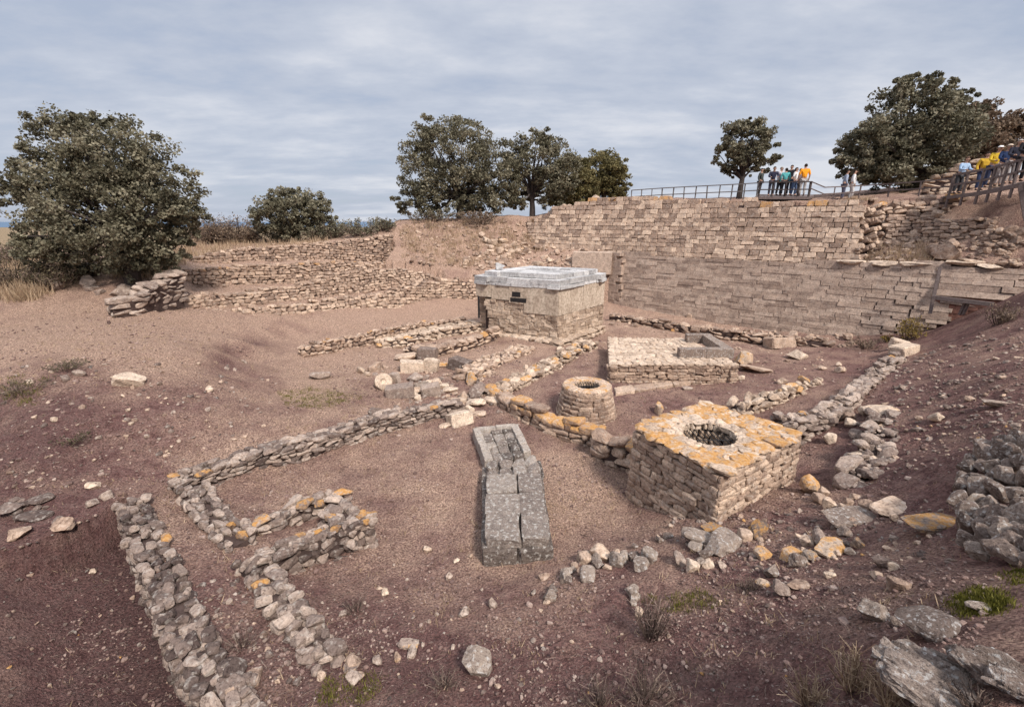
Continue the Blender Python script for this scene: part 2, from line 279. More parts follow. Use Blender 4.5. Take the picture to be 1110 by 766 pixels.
# ------------------------------------------------------------------ materials
class NT:
    def __init__(s, name):
        s.m = bpy.data.materials.new(name); s.m.use_nodes = True; s.t = s.m.node_tree; s.t.nodes.clear()
        s.out = s.t.nodes.new('ShaderNodeOutputMaterial'); s.b = s.n('ShaderNodeBsdfPrincipled', Roughness=.9); s.l(s.b.outputs[0], s.out.inputs[0])
        s.b.inputs['Specular IOR Level'].default_value = .15
    def n(s, ty, **k):
        nd = s.t.nodes.new(ty)
        for a, v in k.items():
            if a in nd.inputs: nd.inputs[a].default_value = v
            else: setattr(nd, a, v)
        return nd
    def l(s, a, b): s.t.links.new(a, b)
    def noise(s, co, scale, detail=4, rough=.55):
        nd = s.n('ShaderNodeTexNoise', Scale=scale, Detail=detail, Roughness=rough); s.l(co, nd.inputs['Vector']); return nd.outputs[0]
    def ramp(s, fac, stops):
        nd = s.n('ShaderNodeValToRGB'); e = nd.color_ramp.elements
        while len(e) < len(stops): e.new(.5)
        for x, (p, c) in zip(e, stops): x.position = p; x.color = (*c, 1) if len(c) == 3 else c
        s.l(fac, nd.inputs[0]); return nd.outputs[0]
    def mr(s, v, a, b, c=0, d=1):
        nd = s.n('ShaderNodeMapRange'); nd.inputs[1].default_value = a; nd.inputs[2].default_value = b; nd.inputs[3].default_value = c; nd.inputs[4].default_value = d
        s.l(v, nd.inputs[0]); return nd.outputs[0]
    def mix(s, f, a, b, mode='MIX'):
        nd = s.n('ShaderNodeMix', data_type='RGBA', blend_type=mode)
        for i, v in ((0, f), (6, a), (7, b)):
            if isinstance(v, (int, float)): nd.inputs[i].default_value = v
            elif isinstance(v, tuple): nd.inputs[i].default_value = (*v, 1)
            else: s.l(v, nd.inputs[i])
        return nd.outputs[2]
    def math(s, op, a, b=None):
        nd = s.n('ShaderNodeMath', operation=op)
        for i, v in ((0, a), (1, b)):
            if v is None: continue
            if isinstance(v, (int, float)): nd.inputs[i].default_value = v
            else: s.l(v, nd.inputs[i])
        return nd.outputs[0]
    def bump(s, h, dist, strength=1.0):
        nd = s.n('ShaderNodeBump', Distance=dist, Strength=strength); s.l(h, nd.inputs['Height']); s.l(nd.outputs[0], s.b.inputs['Normal'])
    def tone(s):
        a = s.n('ShaderNodeAttribute', attribute_name='tone'); x = s.n('ShaderNodeSeparateColor'); s.l(a.outputs[0], x.inputs[0]); return x.outputs
    def obj(s): return s.n('ShaderNodeTexCoord').outputs['Object']
    def nz(s):
        g = s.n('ShaderNodeNewGeometry'); x = s.n('ShaderNodeSeparateXYZ'); s.l(g.outputs['True Normal'], x.inputs[0]); return x.outputs[2]

def stone_mat(name, lo, mid, hi, spots=.45, bump=.02, sc=1.0, orange=(.42, .185, .04), spotcol=(.52, .46, .40)):
    m = NT(name); t = m.tone(); co = m.obj()
    col = m.ramp(t[0], [(0, lo), (.5, mid), (1, hi)])
    n1 = m.noise(co, 5 * sc, 5, .65); col = m.mix(1, col, m.ramp(n1, [(.25, (.55, .52, .52)), (.5, (1, .98, .96)), (.75, (1.3, 1.26, 1.2))]), 'MULTIPLY')
    n3 = m.noise(co, 26 * sc, 3, .6); col = m.mix(1, col, m.ramp(n3, [(.30, (.40, .37, .36)), (.45, (.92, .9, .89)), (.75, (1.25, 1.24, 1.22))]), 'MULTIPLY')  # pits of the bump darkened: crevice shade put into the stone colour
    n2 = m.noise(co, 11 * sc, 4, .6); f = m.mr(n2, .54, .66, 0, spots); col = m.mix(f, col, spotcol)
    n4 = m.noise(co, 5.5 * sc, 6, .75)
    th = m.math('SUBTRACT', .80, m.math('MULTIPLY', t[1], .36)); k = m.math('SUBTRACT', n4, th); k = m.mr(k, 0, .09, 0, 1)
    up = m.mr(m.nz(), -.1, .5, .15, 1); k = m.math('MULTIPLY', k, up)
    oc = m.mix(m.mr(n3, .35, .7), orange, (orange[0] * 1.25, orange[1] * 1.65, orange[2] * 3))
    k = m.math('MULTIPLY', k, m.mr(n2, .34, .52, .25, 1)); col = m.mix(m.math('MULTIPLY', k, .9), col, oc)
    m.l(col, m.b.inputs['Base Color'])
    hgt = m.math('ADD', m.math('MULTIPLY', n3, .5), m.math('ADD', m.math('MULTIPLY', n2, .5), m.noise(co, 70 * sc, 3)))
    m.bump(hgt, bump, .9); return m.m
def plain(name, col, rough=.8, var=.25, sc=8, bump=.004):
    m = NT(name); co = m.obj(); n = m.noise(co, sc, 4)
    m.l(m.mix(1, col, m.ramp(n, [(.25, (1 - var,) * 3), (.75, (1 + var,) * 3)]), 'MULTIPLY'), m.b.inputs['Base Color'])
    m.b.inputs['Roughness'].default_value = rough
    if bump: m.bump(m.noise(co, sc * 6, 3), bump)
    return m.m
M = {}
M['grey'] = stone_mat('grey_rubble_stone', (.07, .05, .045), (.23, .175, .148), (.44, .35, .29))
M['warm'] = stone_mat('warm_limestone', (.13, .088, .07), (.35, .25, .19), (.58, .445, .34), .35, .02, .8)
M['tan'] = stone_mat('tan_limestone', (.14, .10, .078), (.38, .285, .215), (.60, .48, .375), .3, .02, .8)
M['ash'] = stone_mat('dressed_limestone', (.21, .15, .12), (.40, .305, .245), (.54, .43, .35), .18, .012, .7)
M['lichen'] = stone_mat('spotted_stone', (.08, .058, .05), (.26, .20, .168), (.47, .385, .32), .9, .04, 1.5, spotcol=(.62, .57, .52))
M['outcrop'] = stone_mat('outcrop_stone', (.07, .052, .046), (.20, .155, .133), (.40, .33, .285), .75, .03, 2.2, spotcol=(.64, .60, .56))
M['mottled'] = stone_mat('mottled_slab', (.08, .065, .058), (.28, .23, .20), (.52, .45, .39), .95, .05, 1.3, spotcol=(.62, .57, .51))
M['marble'] = stone_mat('weathered_marble', (.22, .22, .225), (.43, .428, .43), (.60, .597, .60), .3, .012, 1)
M['joint'] = plain('earth_joint', (.075, .05, .043), .95, .4, 9, .02)
M['mud'] = plain('mud_brick', (.24, .12, .09), .95, .4, 6, .02)
M['wood'] = plain('weathered_timber', (.15, .115, .105), .8, .35, 14)
M['darkwood'] = plain('dark_timber', (.06, .048, .045), .8, .3, 14)
M['steel'] = plain('grey_steel', (.14, .125, .12), .5, .15, 8, 0)
M['black'] = plain('black_iron_and_shade', (.025, .022, .022), .6, .2, 8, 0)
def slab_mat():
    m = NT('cream_render_slab'); co = m.obj(); mp = m.n('ShaderNodeMapping'); mp.inputs['Scale'].default_value = (1.5, 1.5, .6); m.l(co, mp.inputs[0])
    n = m.noise(mp.outputs[0], 2.2, 6, .7); n2 = m.noise(co, 9, 4, .6)
    c = m.ramp(n, [(.25, (.24, .175, .13)), (.42, (.44, .345, .265)), (.7, (.60, .495, .39))]); c = m.mix(1, c, m.ramp(n2, [(.3, (.58, .56, .54)), (.6, (1.08, 1.08, 1.08))]), 'MULTIPLY')
    m.l(c, m.b.inputs['Base Color']); m.bump(n2, .01); return m.m
M['cream'] = slab_mat()
def soil_mat():
    m = NT('dry_soil'); t = m.tone(); co = m.obj()
    n1 = m.noise(co, .9, 6, .6); n2 = m.noise(co, 5, 5, .65); n3 = m.noise(co, 28, 4, .6); n4 = m.noise(co, 110, 2, .5)
    c = m.ramp(n2, [(.28, (.10, .046, .043)), (.5, (.228, .122, .106)), (.72, (.36, .222, .185))])
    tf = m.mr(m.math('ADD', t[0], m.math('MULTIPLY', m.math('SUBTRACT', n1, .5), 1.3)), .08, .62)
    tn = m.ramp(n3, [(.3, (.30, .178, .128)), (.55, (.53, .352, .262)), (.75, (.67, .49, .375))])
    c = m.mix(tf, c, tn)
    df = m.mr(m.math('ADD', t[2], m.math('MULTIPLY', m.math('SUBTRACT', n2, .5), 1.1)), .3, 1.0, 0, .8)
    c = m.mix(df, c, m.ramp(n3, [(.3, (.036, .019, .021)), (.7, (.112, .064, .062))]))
    gf = m.mr(m.math('ADD', t[1], m.math('MULTIPLY', m.math('SUBTRACT', n2, .5), 1.4)), .35, .9, 0, .65)
    c = m.mix(gf, c, m.ramp(n3, [(.3, (.12, .115, .035)), (.7, (.25, .225, .09))]))
    c = m.mix(1, c, m.ramp(n3, [(.3, (.5, .47, .46)), (.5, (1, 1, 1)), (.7, (1.5, 1.46, 1.4))]), 'MULTIPLY')
    v = m.n('ShaderNodeTexVoronoi', Scale=38.0); m.l(co, v.inputs['Vector'])
    cell = m.n('ShaderNodeSeparateColor'); m.l(v.outputs['Color'], cell.inputs[0])
    pk = m.math('MULTIPLY', m.mr(v.outputs['Distance'], .34, .22), m.mr(cell.outputs[0], .80, .82))
    c = m.mix(m.math('MULTIPLY', pk, .75), c, m.ramp(cell.outputs[1], [(0, (.20, .15, .14)), (1, (.52, .43, .37))]))
    m.l(c, m.b.inputs['Base Color'])
    hgt = m.math('ADD', m.math('ADD', m.math('MULTIPLY', n3, 1.3), m.math('MULTIPLY', pk, .35)), m.math('ADD', m.math('MULTIPLY', n4, .5), n2))
    m.bump(hgt, .09, 1.0); return m.m
M['soil'] = soil_mat()
def leaf_mat(name, cols, trans=.25):
    m = NT(name); t = m.tone()
    c = m.ramp(t[0], [(i / (len(cols) - 1), k) for i, k in enumerate(cols)])
    m.l(c, m.b.inputs['Base Color']); m.b.inputs['Roughness'].default_value = .55
    tr = m.n('ShaderNodeBsdfTranslucent'); m.l(c, tr.inputs[0]); mx = m.n('ShaderNodeMixShader'); mx.inputs[0].default_value = trans
    m.l(m.b.outputs[0], mx.inputs[1]); m.l(tr.outputs[0], mx.inputs[2]); m.l(mx.outputs[0], m.out.inputs[0]); return m.m
M['oak'] = leaf_mat('oak_leaves', [(.05, .047, .03), (.165, .147, .095), (.34, .30, .21)])
M['oak2'] = leaf_mat('yellow_green_leaves', [(.045, .04, .018), (.15, .126, .055), (.30, .25, .12)])
M['brown'] = leaf_mat('brown_leaves', [(.08, .055, .04), (.20, .14, .095), (.34, .25, .175)])
M['shrub'] = leaf_mat('scrub_leaves', [(.05, .04, .025), (.12, .095, .055), (.20, .165, .10)])
M['straw'] = leaf_mat('dry_grass', [(.16, .10, .065), (.40, .28, .18), (.62, .47, .32)], .3)
M['twig'] = leaf_mat('dead_stems', [(.045, .032, .028), (.13, .09, .072), (.30, .22, .17)], .1)
M['green'] = leaf_mat('green_grass', [(.05, .05, .01), (.15, .14, .025), (.27, .24, .06)], .3)
M['yellowbush'] = leaf_mat('yellowing_leaves', [(.12, .08, .02), (.28, .19, .04), (.38, .28, .08)], .3)
M['bark'] = plain('bark', (.07, .056, .05), .95, .35, 20, .02)

# ------------------------------------------------------------------ setting: ground, sea
def axis(*segs):
    out = []
    for a, b, st in segs: out.append(np.arange(a, b, st))
    return np.concatenate(out)
gx = np.concatenate([-np.geomspace(42, 20000, 34)[::-1], axis((-41.9, -14, .3), (-14, 12, .085), (12, 26, .15), (26, 42, .4)), np.geomspace(42.2, 20000, 34)])
gyy = np.concatenate([-np.geomspace(12, 8000, 18)[::-1], axis((-11.5, 2, .6), (2, 13, .07), (13, 24, .11), (24, 40, .13), (40, 60, .5)), np.geomspace(60.5, 30000, 36)])
GX, GY = np.meshgrid(gx, gyy); v = ground(GX.ravel(), GY.ravel())
nx, ny = len(gx), len(gyy)
ii = (np.arange(ny - 1)[:, None] * nx + np.arange(nx - 1)[None, :]).ravel()
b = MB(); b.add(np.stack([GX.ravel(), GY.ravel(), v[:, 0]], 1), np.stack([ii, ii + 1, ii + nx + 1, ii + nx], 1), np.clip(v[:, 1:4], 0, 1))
tag(b.build('ground', M['soil'], smooth=True), kind='structure')
b = MB(); b.add([[-30000, 2500, -23.7], [0, 2500, -23.7], [0, 30000, -23.7], [-30000, 30000, -23.7]], [[0, 1, 2, 3]])
m = NT('sea_water'); m.b.inputs['Base Color'].default_value = (.06, .12, .20, 1); m.b.inputs['Roughness'].default_value = .35
tag(b.build('sea', m.m), kind='structure')

# ------------------------------------------------------------------ walls
def interp(pts):
    pts = np.array(pts); seg = np.linalg.norm(np.diff(pts[:, :2], axis=0), axis=1); S = np.concatenate([[0], np.cumsum(seg)])
    return S, pts
def at(S, pts, s):
    return np.array([np.interp(s, S, pts[:, k]) for k in range(3)])
def wall(name, base, top, label, cat='wall', ch=.2, ln=.35, thick=.5, kind='rub', mat='grey', tone=(.25, .8), lich=0.0, cap=.0, jit=.05, rotj=.12, rows=None, group=None, miss=.06, flip=1, backface=True, grow=1.03, ends=True, capsize=1.0, bury=.12, mortar='joint', parent=None, face_lich=0.0):
    base = np.array(base, float); top = np.array(top, float)
    S, B = interp(base); Tp = top; L = S[-1]; mb = MB()
    def frame(s):
        e = .15; p = at(S, B, max(0, s - e)); q = at(S, B, min(L, s + e)); d = (q - p); d[2] = 0; d /= np.linalg.norm(d) + 1e-9
        return d, np.array([d[1], -d[0], 0]) * flip     # tangent, outward normal (towards viewer for left-to-right lines)
    # core
    ns = max(2, int(L / .3)); V = []
    for i in range(ns + 1):
        s = L * i / ns; d, n = frame(s); lo = at(S, B, s); hi = at(S, Tp, s); ins = .09
        ww = thick - ins
        V += [lo - n * ins - [0, 0, .3], hi - n * ins - [0, 0, ch * .9], hi - n * ww - [0, 0, ch * .9], lo - n * ww - [0, 0, .3]]
    Q = []
    for i in range(ns):
        for k in range(4): Q.append([i * 4 + k, i * 4 + (k + 1) % 4, (i + 1) * 4 + (k + 1) % 4, (i + 1) * 4 + k])
    Q += [[0, 1, 2, 3], [ns * 4 + 3, ns * 4 + 2, ns * 4 + 1, ns * 4]]
    mb.add(V, Q, (.3, 0, .5), 1)
    level = kind in ('ash', 'blk'); zlow = B[:, 2].min()
    hm = (Tp[:, 2].max() - zlow) if level else max((Tp - B)[:, 2].max(), ch)
    nrow = rows if rows else max(1, int(round(thick / (ch * 1.5))))
    j = 0; z0 = -bury
    while z0 < hm:
        h = ch * random.uniform(.8, 1.25)
        s = -random.uniform(0, ln * .4)
        for row in range(nrow if True else 1):
            s = -random.uniform(0, ln * .3)
            while s < L:
                w = ln * random.uniform(.5, 1.55); sm = min(max(s + w / 2, 0), L)
                lo = at(S, B, sm); hi = at(S, Tp, sm); H = max(hi[2] - lo[2], .02)
                lastc = (z0 + zlow - lo[2] if level else z0) + h * 1.5 > H
                zz_ = z0
                if level: z0_ = z0; zz_ = z0 + zlow - lo[2]
                if level and zz_ + h < -bury: s += w; continue
                if zz_ + h * .45 > H + random.uniform(-.25, .25) * h: s += w; continue
                if row > 0 and not lastc and not (backface and row == nrow - 1): s += w; continue
                if lastc and random.random() < miss: s += w; continue
                d, n = frame(sm); v_ = min((zz_ + h / 2) / max(H, .15), 1.15); p = lo + (hi - lo) * v_
                dp = thick / nrow
                p = p - n * (dp * (row + .5)) + n * random.gauss(0, jit * .4)
                p[2] += random.gauss(0, jit * .25)
                cs = capsize if lastc else 1
                dB = at(S, B, min(sm + .2, L)) - at(S, B, max(sm - .2, 0)); dT = at(S, Tp, min(sm + .2, L)) - at(S, Tp, max(sm - .2, 0)); wk_ = np.linalg.norm((dB + (dT - dB) * v_)[:2]) / max(np.linalg.norm(dB[:2]), 1e-6); wk_ = min(max(wk_, .7), 1.5)
                up = (hi - lo) / (np.linalg.norm(hi - lo) + 1e-9) if H > .6 else np.array([0, 0, 1.]); up = up - d * (up @ d); up /= np.linalg.norm(up)
                rot = np.stack([d, np.cross(up, d), up], 1) @ eul(random.gauss(0, rotj), random.gauss(0, rotj), random.gauss(0, rotj))
                tn = (random.uniform(*tone), (1.1 if random.random() < lich * .42 else lich * .45) if lastc else face_lich, random.random())
                mb.inst(kind, p, rot, (w / 2 * grow * cs * wk_, dp / 2 * (1.03 if kind == 'rub' else 1.15) * cs, h / 2 * (grow + .05) * cs), tn)
                s += w
        z0 += h * .97
    if kind == 'rub' and ch < .2:
        for _ in range(int(L * thick * 26)):
            s = random.uniform(0, L); d, n = frame(s); hi = at(S, Tp, s); q = hi - n * random.uniform(.02, thick - .02); q[2] += random.uniform(-.10, .0); k = random.uniform(.03, .075)
            mb.inst('rub', q, eul(random.gauss(0, .3), random.gauss(0, .3), random.uniform(0, 6)), (k * 1.3, k, k * .7), (random.uniform(*tone), 0, random.random()))
    loc = base.mean(0)
    o = mb.build(name, [M[mat], M[mortar]], parent=parent, loc=loc if parent is None else None)
    if parent is None: tag(o, label, cat, group)
    return o
def gl(pts, z):   # low wall from ground pixel line: list (px, py_top) with top height z
    return [G(px, py, zz) for (px, py, zz) in pts]

TG = 'terrace walls on the left hillside'
wall('terrace_wall', b1, t1, 'long lowest terrace wall of small pale stones facing the pit', ch=.17, ln=.3, thick=.6, mat='warm', tone=(.3, .95), rows=2, group=TG, backface=False, kind='fla', grow=.99)
wall('terrace_wall', b1b, t1b, 'stone wall running behind the cream slab monument at the foot of the grassy bank', ch=.17, ln=.32, thick=.6, mat='warm', tone=(.25, .85), rows=2, group=TG, backface=False, kind='fla', grow=.99)
wall('terrace_wall', b2, t2, 'second terrace wall from below, just above the long lowest terrace wall', ch=.16, ln=.3, thick=.6, mat='warm', tone=(.25, .9), rows=2, group=TG, backface=False, kind='fla', grow=.99)
wall('terrace_wall', b3, t3, 'third terrace wall from below, above the sandy ledge', ch=.15, ln=.3, thick=.6, mat='warm', tone=(.2, .8), lich=.3, rows=2, group=TG, backface=False, kind='fla', grow=.99)
wall('terrace_wall', b4, t4, 'topmost terrace wall below the round bushy tree', ch=.16, ln=.3, thick=.6, mat='warm', tone=(.15, .75), rows=2, group=TG, backface=False, kind='fla', grow=.99)
pier_b = [D(122, 337, 17.6), D(150, 342, 18.2), D(200, 325, 20.3)]; pier_t = [D(122, 331, 17.6), D(160, 313, 18.4), D(200, 292, 20.4)]
wall('terrace_wall', pier_b, pier_t, 'stepped grey pier at the left end of the terrace walls below the big tree', ch=.2, ln=.5, thick=.9, mat='grey', tone=(.5, 1), rows=2, group=TG)
wall('ashlar_wall', ba, ta, 'long smooth leaning wall of dressed stone courses at the back of the pit', ch=.2, ln=1.0, thick=.5, kind='ash', mat='ash', mortar='ash', tone=(.2, .8), rows=1, jit=.026, rotj=.003, grow=.995, miss=.0, backface=False, bury=.2)
M['ash2'] = M['ash']
wall('ashlar_wall', [p for p in bar], tar, 'short dressed stone wall segment right of the open seam, above the timber propped hole', ch=.23, ln=.85, thick=.5, kind='ash', mat='ash', mortar='ash', tone=(.1, .5), rows=1, jit=.014, rotj=.003, grow=1.0, backface=False, bury=.02)
wall('ashlar_wall', [D(640, 337, 33.4), D(666, 336, 31.75)], [D(640, 277, 33.5), D(667, 275, 32.1)], 'short return wall of dressed stone between the cream monument and the long leaning wall', ch=.25, ln=.9, thick=.5, kind='ash', mat='ash', mortar='ash', tone=(.3, .7), rows=1, jit=.005, rotj=.003, grow=1.0, miss=0, backface=False)
wall('upper_wall', bu, tu, 'high wall of squared grey beige blocks under the visitors and railing', ch=.27, ln=.46, thick=.6, kind='blk', mat='warm', tone=(.2, .95), lich=.4, rows=2, jit=.03, rotj=.045, grow=.97, backface=False, miss=.2)
UPR = [(932, 290, 232, 24.4, 1.9), (960, 252, 222, 25.4, 1.0), (1000, 250, 216, 25.0, .8), (1052, 246, 214, 23.8, .8)]
br_, tr_ = wl(UPR)
wall('upper_wall', br_, tr_, 'collapsed right end of the high block wall with flat stones on top', ch=.2, ln=.5, thick=.9, kind='fla', mat='warm', tone=(.2, .9), lich=.3, rows=2, jit=.12, rotj=.12, backface=False, miss=.3, capsize=1.25)

# ------------------------------------------------------------------ monument
def prism(mb, ring_lo, ring_hi, tone=(.5, 0, .5), mat=0):
    n = len(ring_lo); V = [*ring_lo, *ring_hi]; Q = [[i, (i + 1) % n, n + (i + 1) % n, n + i] for i in range(n)]
    if n == 4: Q += [[3, 2, 1, 0], [4, 5, 6, 7]]
    mb.add(V, Q, tone, mat)
pass
ml, mc, mr_ = np.array([-1.86, 23.8, 0]), np.array([2.22, 21.7, 0]), np.array([5.0, 25.0, 0]); mk = ml + mr_ - mc
cen = (ml + mr_) / 2
def ring(z, k=1.0): return [cen + (p - cen) * k + [0, 0, z] for p in (ml, mc, mr_, mk)]
mon = empty('altar_monument', (cen[0], cen[1], .3), 'large altar monument with cream slab sides and pale marble courses on top', 'monument')
def child(o, par): o.location = (o.location[0] - par.location[0], o.location[1] - par.location[1], o.location[2] - par.location[2]); o.parent = par; return o
b = MB()
zb, zt = 1.66, 2.93
out_l = np.array([ml[1] - mc[1], mc[0] - ml[0], 0]); out_l = -out_l / np.linalg.norm(out_l)     # outward of the left face
out_l = np.array([-.457, -.889, 0]); out_r = np.array([.765, -.644, 0])
def slabs(mb, a, c, out, cuts, z0s, z1, th=.28):
    for i in range(len(cuts) - 1):
        p = lerp(a, c, cuts[i] + .002); q = lerp(a, c, cuts[i + 1] - .002); z0 = z0s[i]
        lo = [p + out * .02, q + out * .02, q - out * th, p - out * th]
        w = random.uniform(-.012, .012)
        prism(mb, [x + out * w + [0, 0, z0] for x in lo], [x + out * w + [0, 0, z1] for x in lo])
slabs(b, ml, mc, out_l, [0, .2, .42, .6, 1.0], [2.3, 2.22, 2.1, zb], zt)
slabs(b, mc, mr_, out_r, [0, .5, 1.0], [zb, zb], zt)
child(b.build('slab_facing', M['cream'], loc=cen), mon)
b = MB(); prism(b, ring(.2, .86), ring(3.0, .86)); child(b.build('fill_core', M['joint'], loc=cen), mon)
# the masonry foot
def faced(mb, a, c, z0, z1, ch, ln, kind, dp, tone, jit=.02, rotj=.03, grow=1.0, out=None, lich=0):
    d = (c - a); L = np.linalg.norm(d[:2]); d = d / np.linalg.norm(d); n = np.array([d[1], -d[0], 0]); z = z0
    while z < z1 - ch * .3:
        h = min(ch * random.uniform(.85, 1.2), z1 - z)
        s = -random.uniform(0, ln * .3)
        while s < L:
            w = ln * random.uniform(.6, 1.5); w = min(w, max(L - s, .1)); sm = max(s + w / 2, .02)
            p = a + d * sm - n * dp / 2 + n * random.gauss(0, jit); p[2] = z + h / 2
            rot = np.stack([d, np.array([-d[1], d[0], 0]), np.array([0, 0, 1.])], 1) @ eul(*(random.gauss(0, rotj) for _ in range(3)))
            mb.inst(kind, p, rot, (w / 2 * grow, dp / 2, h / 2 * grow), (random.uniform(*tone), lich * random.random(), random.random())); s += w
        z += h
b = MB()
f0 = lambda p: np.array([p[0], p[1], 0.])
faced(b, f0(lerp(ml, mc, .16)) , f0(mc), .1, zb, .22, .45, 'blk', .5, (.35, .9), grow=.99)
faced(b, f0(ml) - out_l * .45, f0(lerp(ml, mc, .22)) - out_l * .45, .3, 2.2, .22, .45, 'blk', .4, (.2, .7), grow=.99)
faced(b, f0(lerp(ml, mc, .12)) - out_l * .03, f0(lerp(ml, mc, .6)) - out_l * .03, 1.62, 2.2, .2, .5, 'blk', .35, (.4, .95), grow=.96)
faced(b, f0(mc), f0(mr_), .1, zb, .22, .5, 'blk', .5, (.35, .9), grow=.99)
faced(b, f0(lerp(ml, mc, .25)) + out_l * .4, f0(mc) + out_l * .35 + out_r * .35, -.1, .55, .2, .4, 'rub', .5, (.4, .9), grow=1.1)
faced(b, f0(mc) + out_l * .35 + out_r * .35, f0(mr_) + out_r * .3, -.1, .5, .2, .45, 'rub', .5, (.4, .9), grow=1.1)
child(b.build('masonry_foot', [M['tan']], loc=cen), mon)
# solid black blocks on the left face, painting the shade inside drain openings
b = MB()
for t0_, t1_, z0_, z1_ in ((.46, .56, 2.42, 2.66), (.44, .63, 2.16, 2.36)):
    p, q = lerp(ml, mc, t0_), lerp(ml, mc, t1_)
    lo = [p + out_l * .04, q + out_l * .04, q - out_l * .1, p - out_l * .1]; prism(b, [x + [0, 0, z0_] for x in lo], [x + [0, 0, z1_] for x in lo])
child(b.build('drain_shade_block', M['black'], loc=cen), mon)
b = MB(); p = lerp(ml, mc, .03); b.box(p + out_l * -.02 + [0, 0, 1.75], (.05, .05, .6)); child(b.build('iron_post', M['black'], loc=cen), mon)
b = MB()
def hull_top(mb):
    r4 = ring(0, .8)
    for i in range(4):
        for j in range(4):
            p = lerp(lerp(r4[0], r4[1], (i + .5) / 4), lerp(r4[3], r4[2], (i + .5) / 4), (j + .5) / 4); p[2] = 3.40 + random.gauss(0, .015)
            d = r4[1] - r4[0]; d /= np.linalg.norm(d); mb.inst('blk', p, np.stack([d, np.array([-d[1], d[0], 0]), np.array([0, 0, 1.])], 1), (.48, .46, .12), (random.uniform(.2, .8), 0, .5))
def course(mb, k, z0, z1, ln, dp, skip=0):
    r4 = ring(0, k)
    for a, c in ((r4[0], r4[1]), (r4[1], r4[2]), (r4[2], r4[3]), (r4[3], r4[0])):
        d = c - a; L = np.linalg.norm(d); d /= L; n = np.array([d[1], -d[0], 0]); s = 0
        while s < L - .05:
            w = min(ln * random.uniform(.6, 1.5), L - s)
            if L - s - w < .4: w = L - s
            if random.random() > skip:
                p = a + d * (s + w / 2) - n * dp / 2 + n * random.gauss(0, .03); p[2] = (z0 + z1) / 2 + random.gauss(0, .012)
                mb.inst('ash', p, np.stack([d, np.array([-d[1], d[0], 0]), np.array([0, 0, 1.])], 1), (w / 2 * .99, dp / 2, (z1 - z0) / 2), (random.uniform(.3, 1), 0, random.random()))
            s += w
course(b, 1.035, 2.93, 3.08, 1.0, .8); course(b, 1.02, 3.08, 3.34, 1.4, .9); course(b, .87, 3.34, 3.56, 1.5, .9)
hull_top(b)
child(b.build('marble_course', M['marble'], loc=cen), mon)
b = MB(); b.inst('hi', cen + (ml - cen) * .62 + (mk - cen) * .1 + [0, 0, 3.72], eul(.2, .1, .5), (.24, .2, .2), (.45, 0, .5))
tag(b.build('rock', M['marble'], smooth=False), 'small grey stone sitting on top of the marble courses of the monument', 'rock')
bp_ = [D(622, 296, 32.6), D(664, 296, 32.3)]
b = MB(); a_, c_ = D(621, 296, 33.0), D(662, 297, 32.4); cc = (a_ + c_) / 2; cc[2] += .75
b.inst('ash', cc, eul(0, 0, math.atan2(*(c_ - a_)[[1, 0]])), (1.35, .4, .75), (.75, 0, .5))
tag(b.build('stone_block', M['ash'], loc=cc), 'big smooth beige block standing on the bank right behind the monument', 'stone block')

# ------------------------------------------------------------------ wells
def tilted(th, z): pass
wc = np.array([2.45, 14.2, -.1])
rw = empty('round_well', wc, 'round tapered stone well with an iron barred mouth and orange lichen on its rim', 'well')
b = MB(); z = -.15
while z < .78:
    h = random.uniform(.11, .16); rr = .95 - .19 * (z / .9); n = 15; a0 = random.random()
    k = 0; ang = a0
    while k < 1:
        da = random.uniform(.22, .5); am = ang + da / 2
        p = [math.cos(am) * (rr - .12), math.sin(am) * (rr - .12), z + h / 2]
        b.inst('fla', np.array(p), eul(random.gauss(0, .03), random.gauss(0, .03), am + math.pi / 2), (rr * da / 2 * 1.06, .15, h / 2 * 1.1), (random.uniform(.3, .85), 0, random.random()))
        ang += da
        if ang > a0 + 2 * math.pi: break
    z += h * .95
n = 24; V = []
for zz, r_ in ((-.3, .88), (.7, .72), (.7, .5), (-.9, .5)):
    V += [[r_ * math.cos(2 * math.pi * i / n), r_ * math.sin(2 * math.pi * i / n), zz] for i in range(n)]
b.add(V, [[k * n + i, k * n + (i + 1) % n, (k + 1) * n + (i + 1) % n, (k + 1) * n + i] for k in range(3) for i in range(n)], (.3, 0, .5), 1)
o = b.build('well_shaft', [M['warm'], M['joint']], rw)
b = MB(); ang = 0
while ang < 6.2:
    da = min(random.uniform(.35, .7), 6.29 - ang); n_ = 7
    V = []
    for i in range(n_):
        a = ang + .008 + (da - .016) * i / (n_ - 1)
        for r_, zz in ((.40, .82), (.405, .99), (.43, 1.02), (.76, 1.02), (.80, .985), (.80, .80)):
            rr = r_ + random.gauss(0, .008); V.append([rr * math.cos(a), rr * math.sin(a), zz - .02 + random.gauss(0, .006)])
    Q = [[i * 6 + k, (i + 1) * 6 + k, (i + 1) * 6 + (k + 1) % 6, i * 6 + (k + 1) % 6] for i in range(n_ - 1) for k in range(6)]
    e = (n_ - 1) * 6; Q += [[0, 1, 2, 5], [2, 3, 4, 5], [e + 5, e + 2, e + 1, e], [e + 5, e + 4, e + 3, e + 2]]
    b.add(V, Q, (random.uniform(.7, 1), .85, .5)); ang += da
b.build('well_rim', M['warm'], rw)
b = MB()
for i in range(-4, 5):
    y_ = i * .085; hw = math.sqrt(max(.4 ** 2 - y_ ** 2, .001)); b.tube([[y_, -hw, .93], [y_, hw, .93]], .011, 5)
b.tube([[-.4, .0, .925], [.4, .0, .925]], .011, 5)
b.build('iron_grate', M['black'], rw)

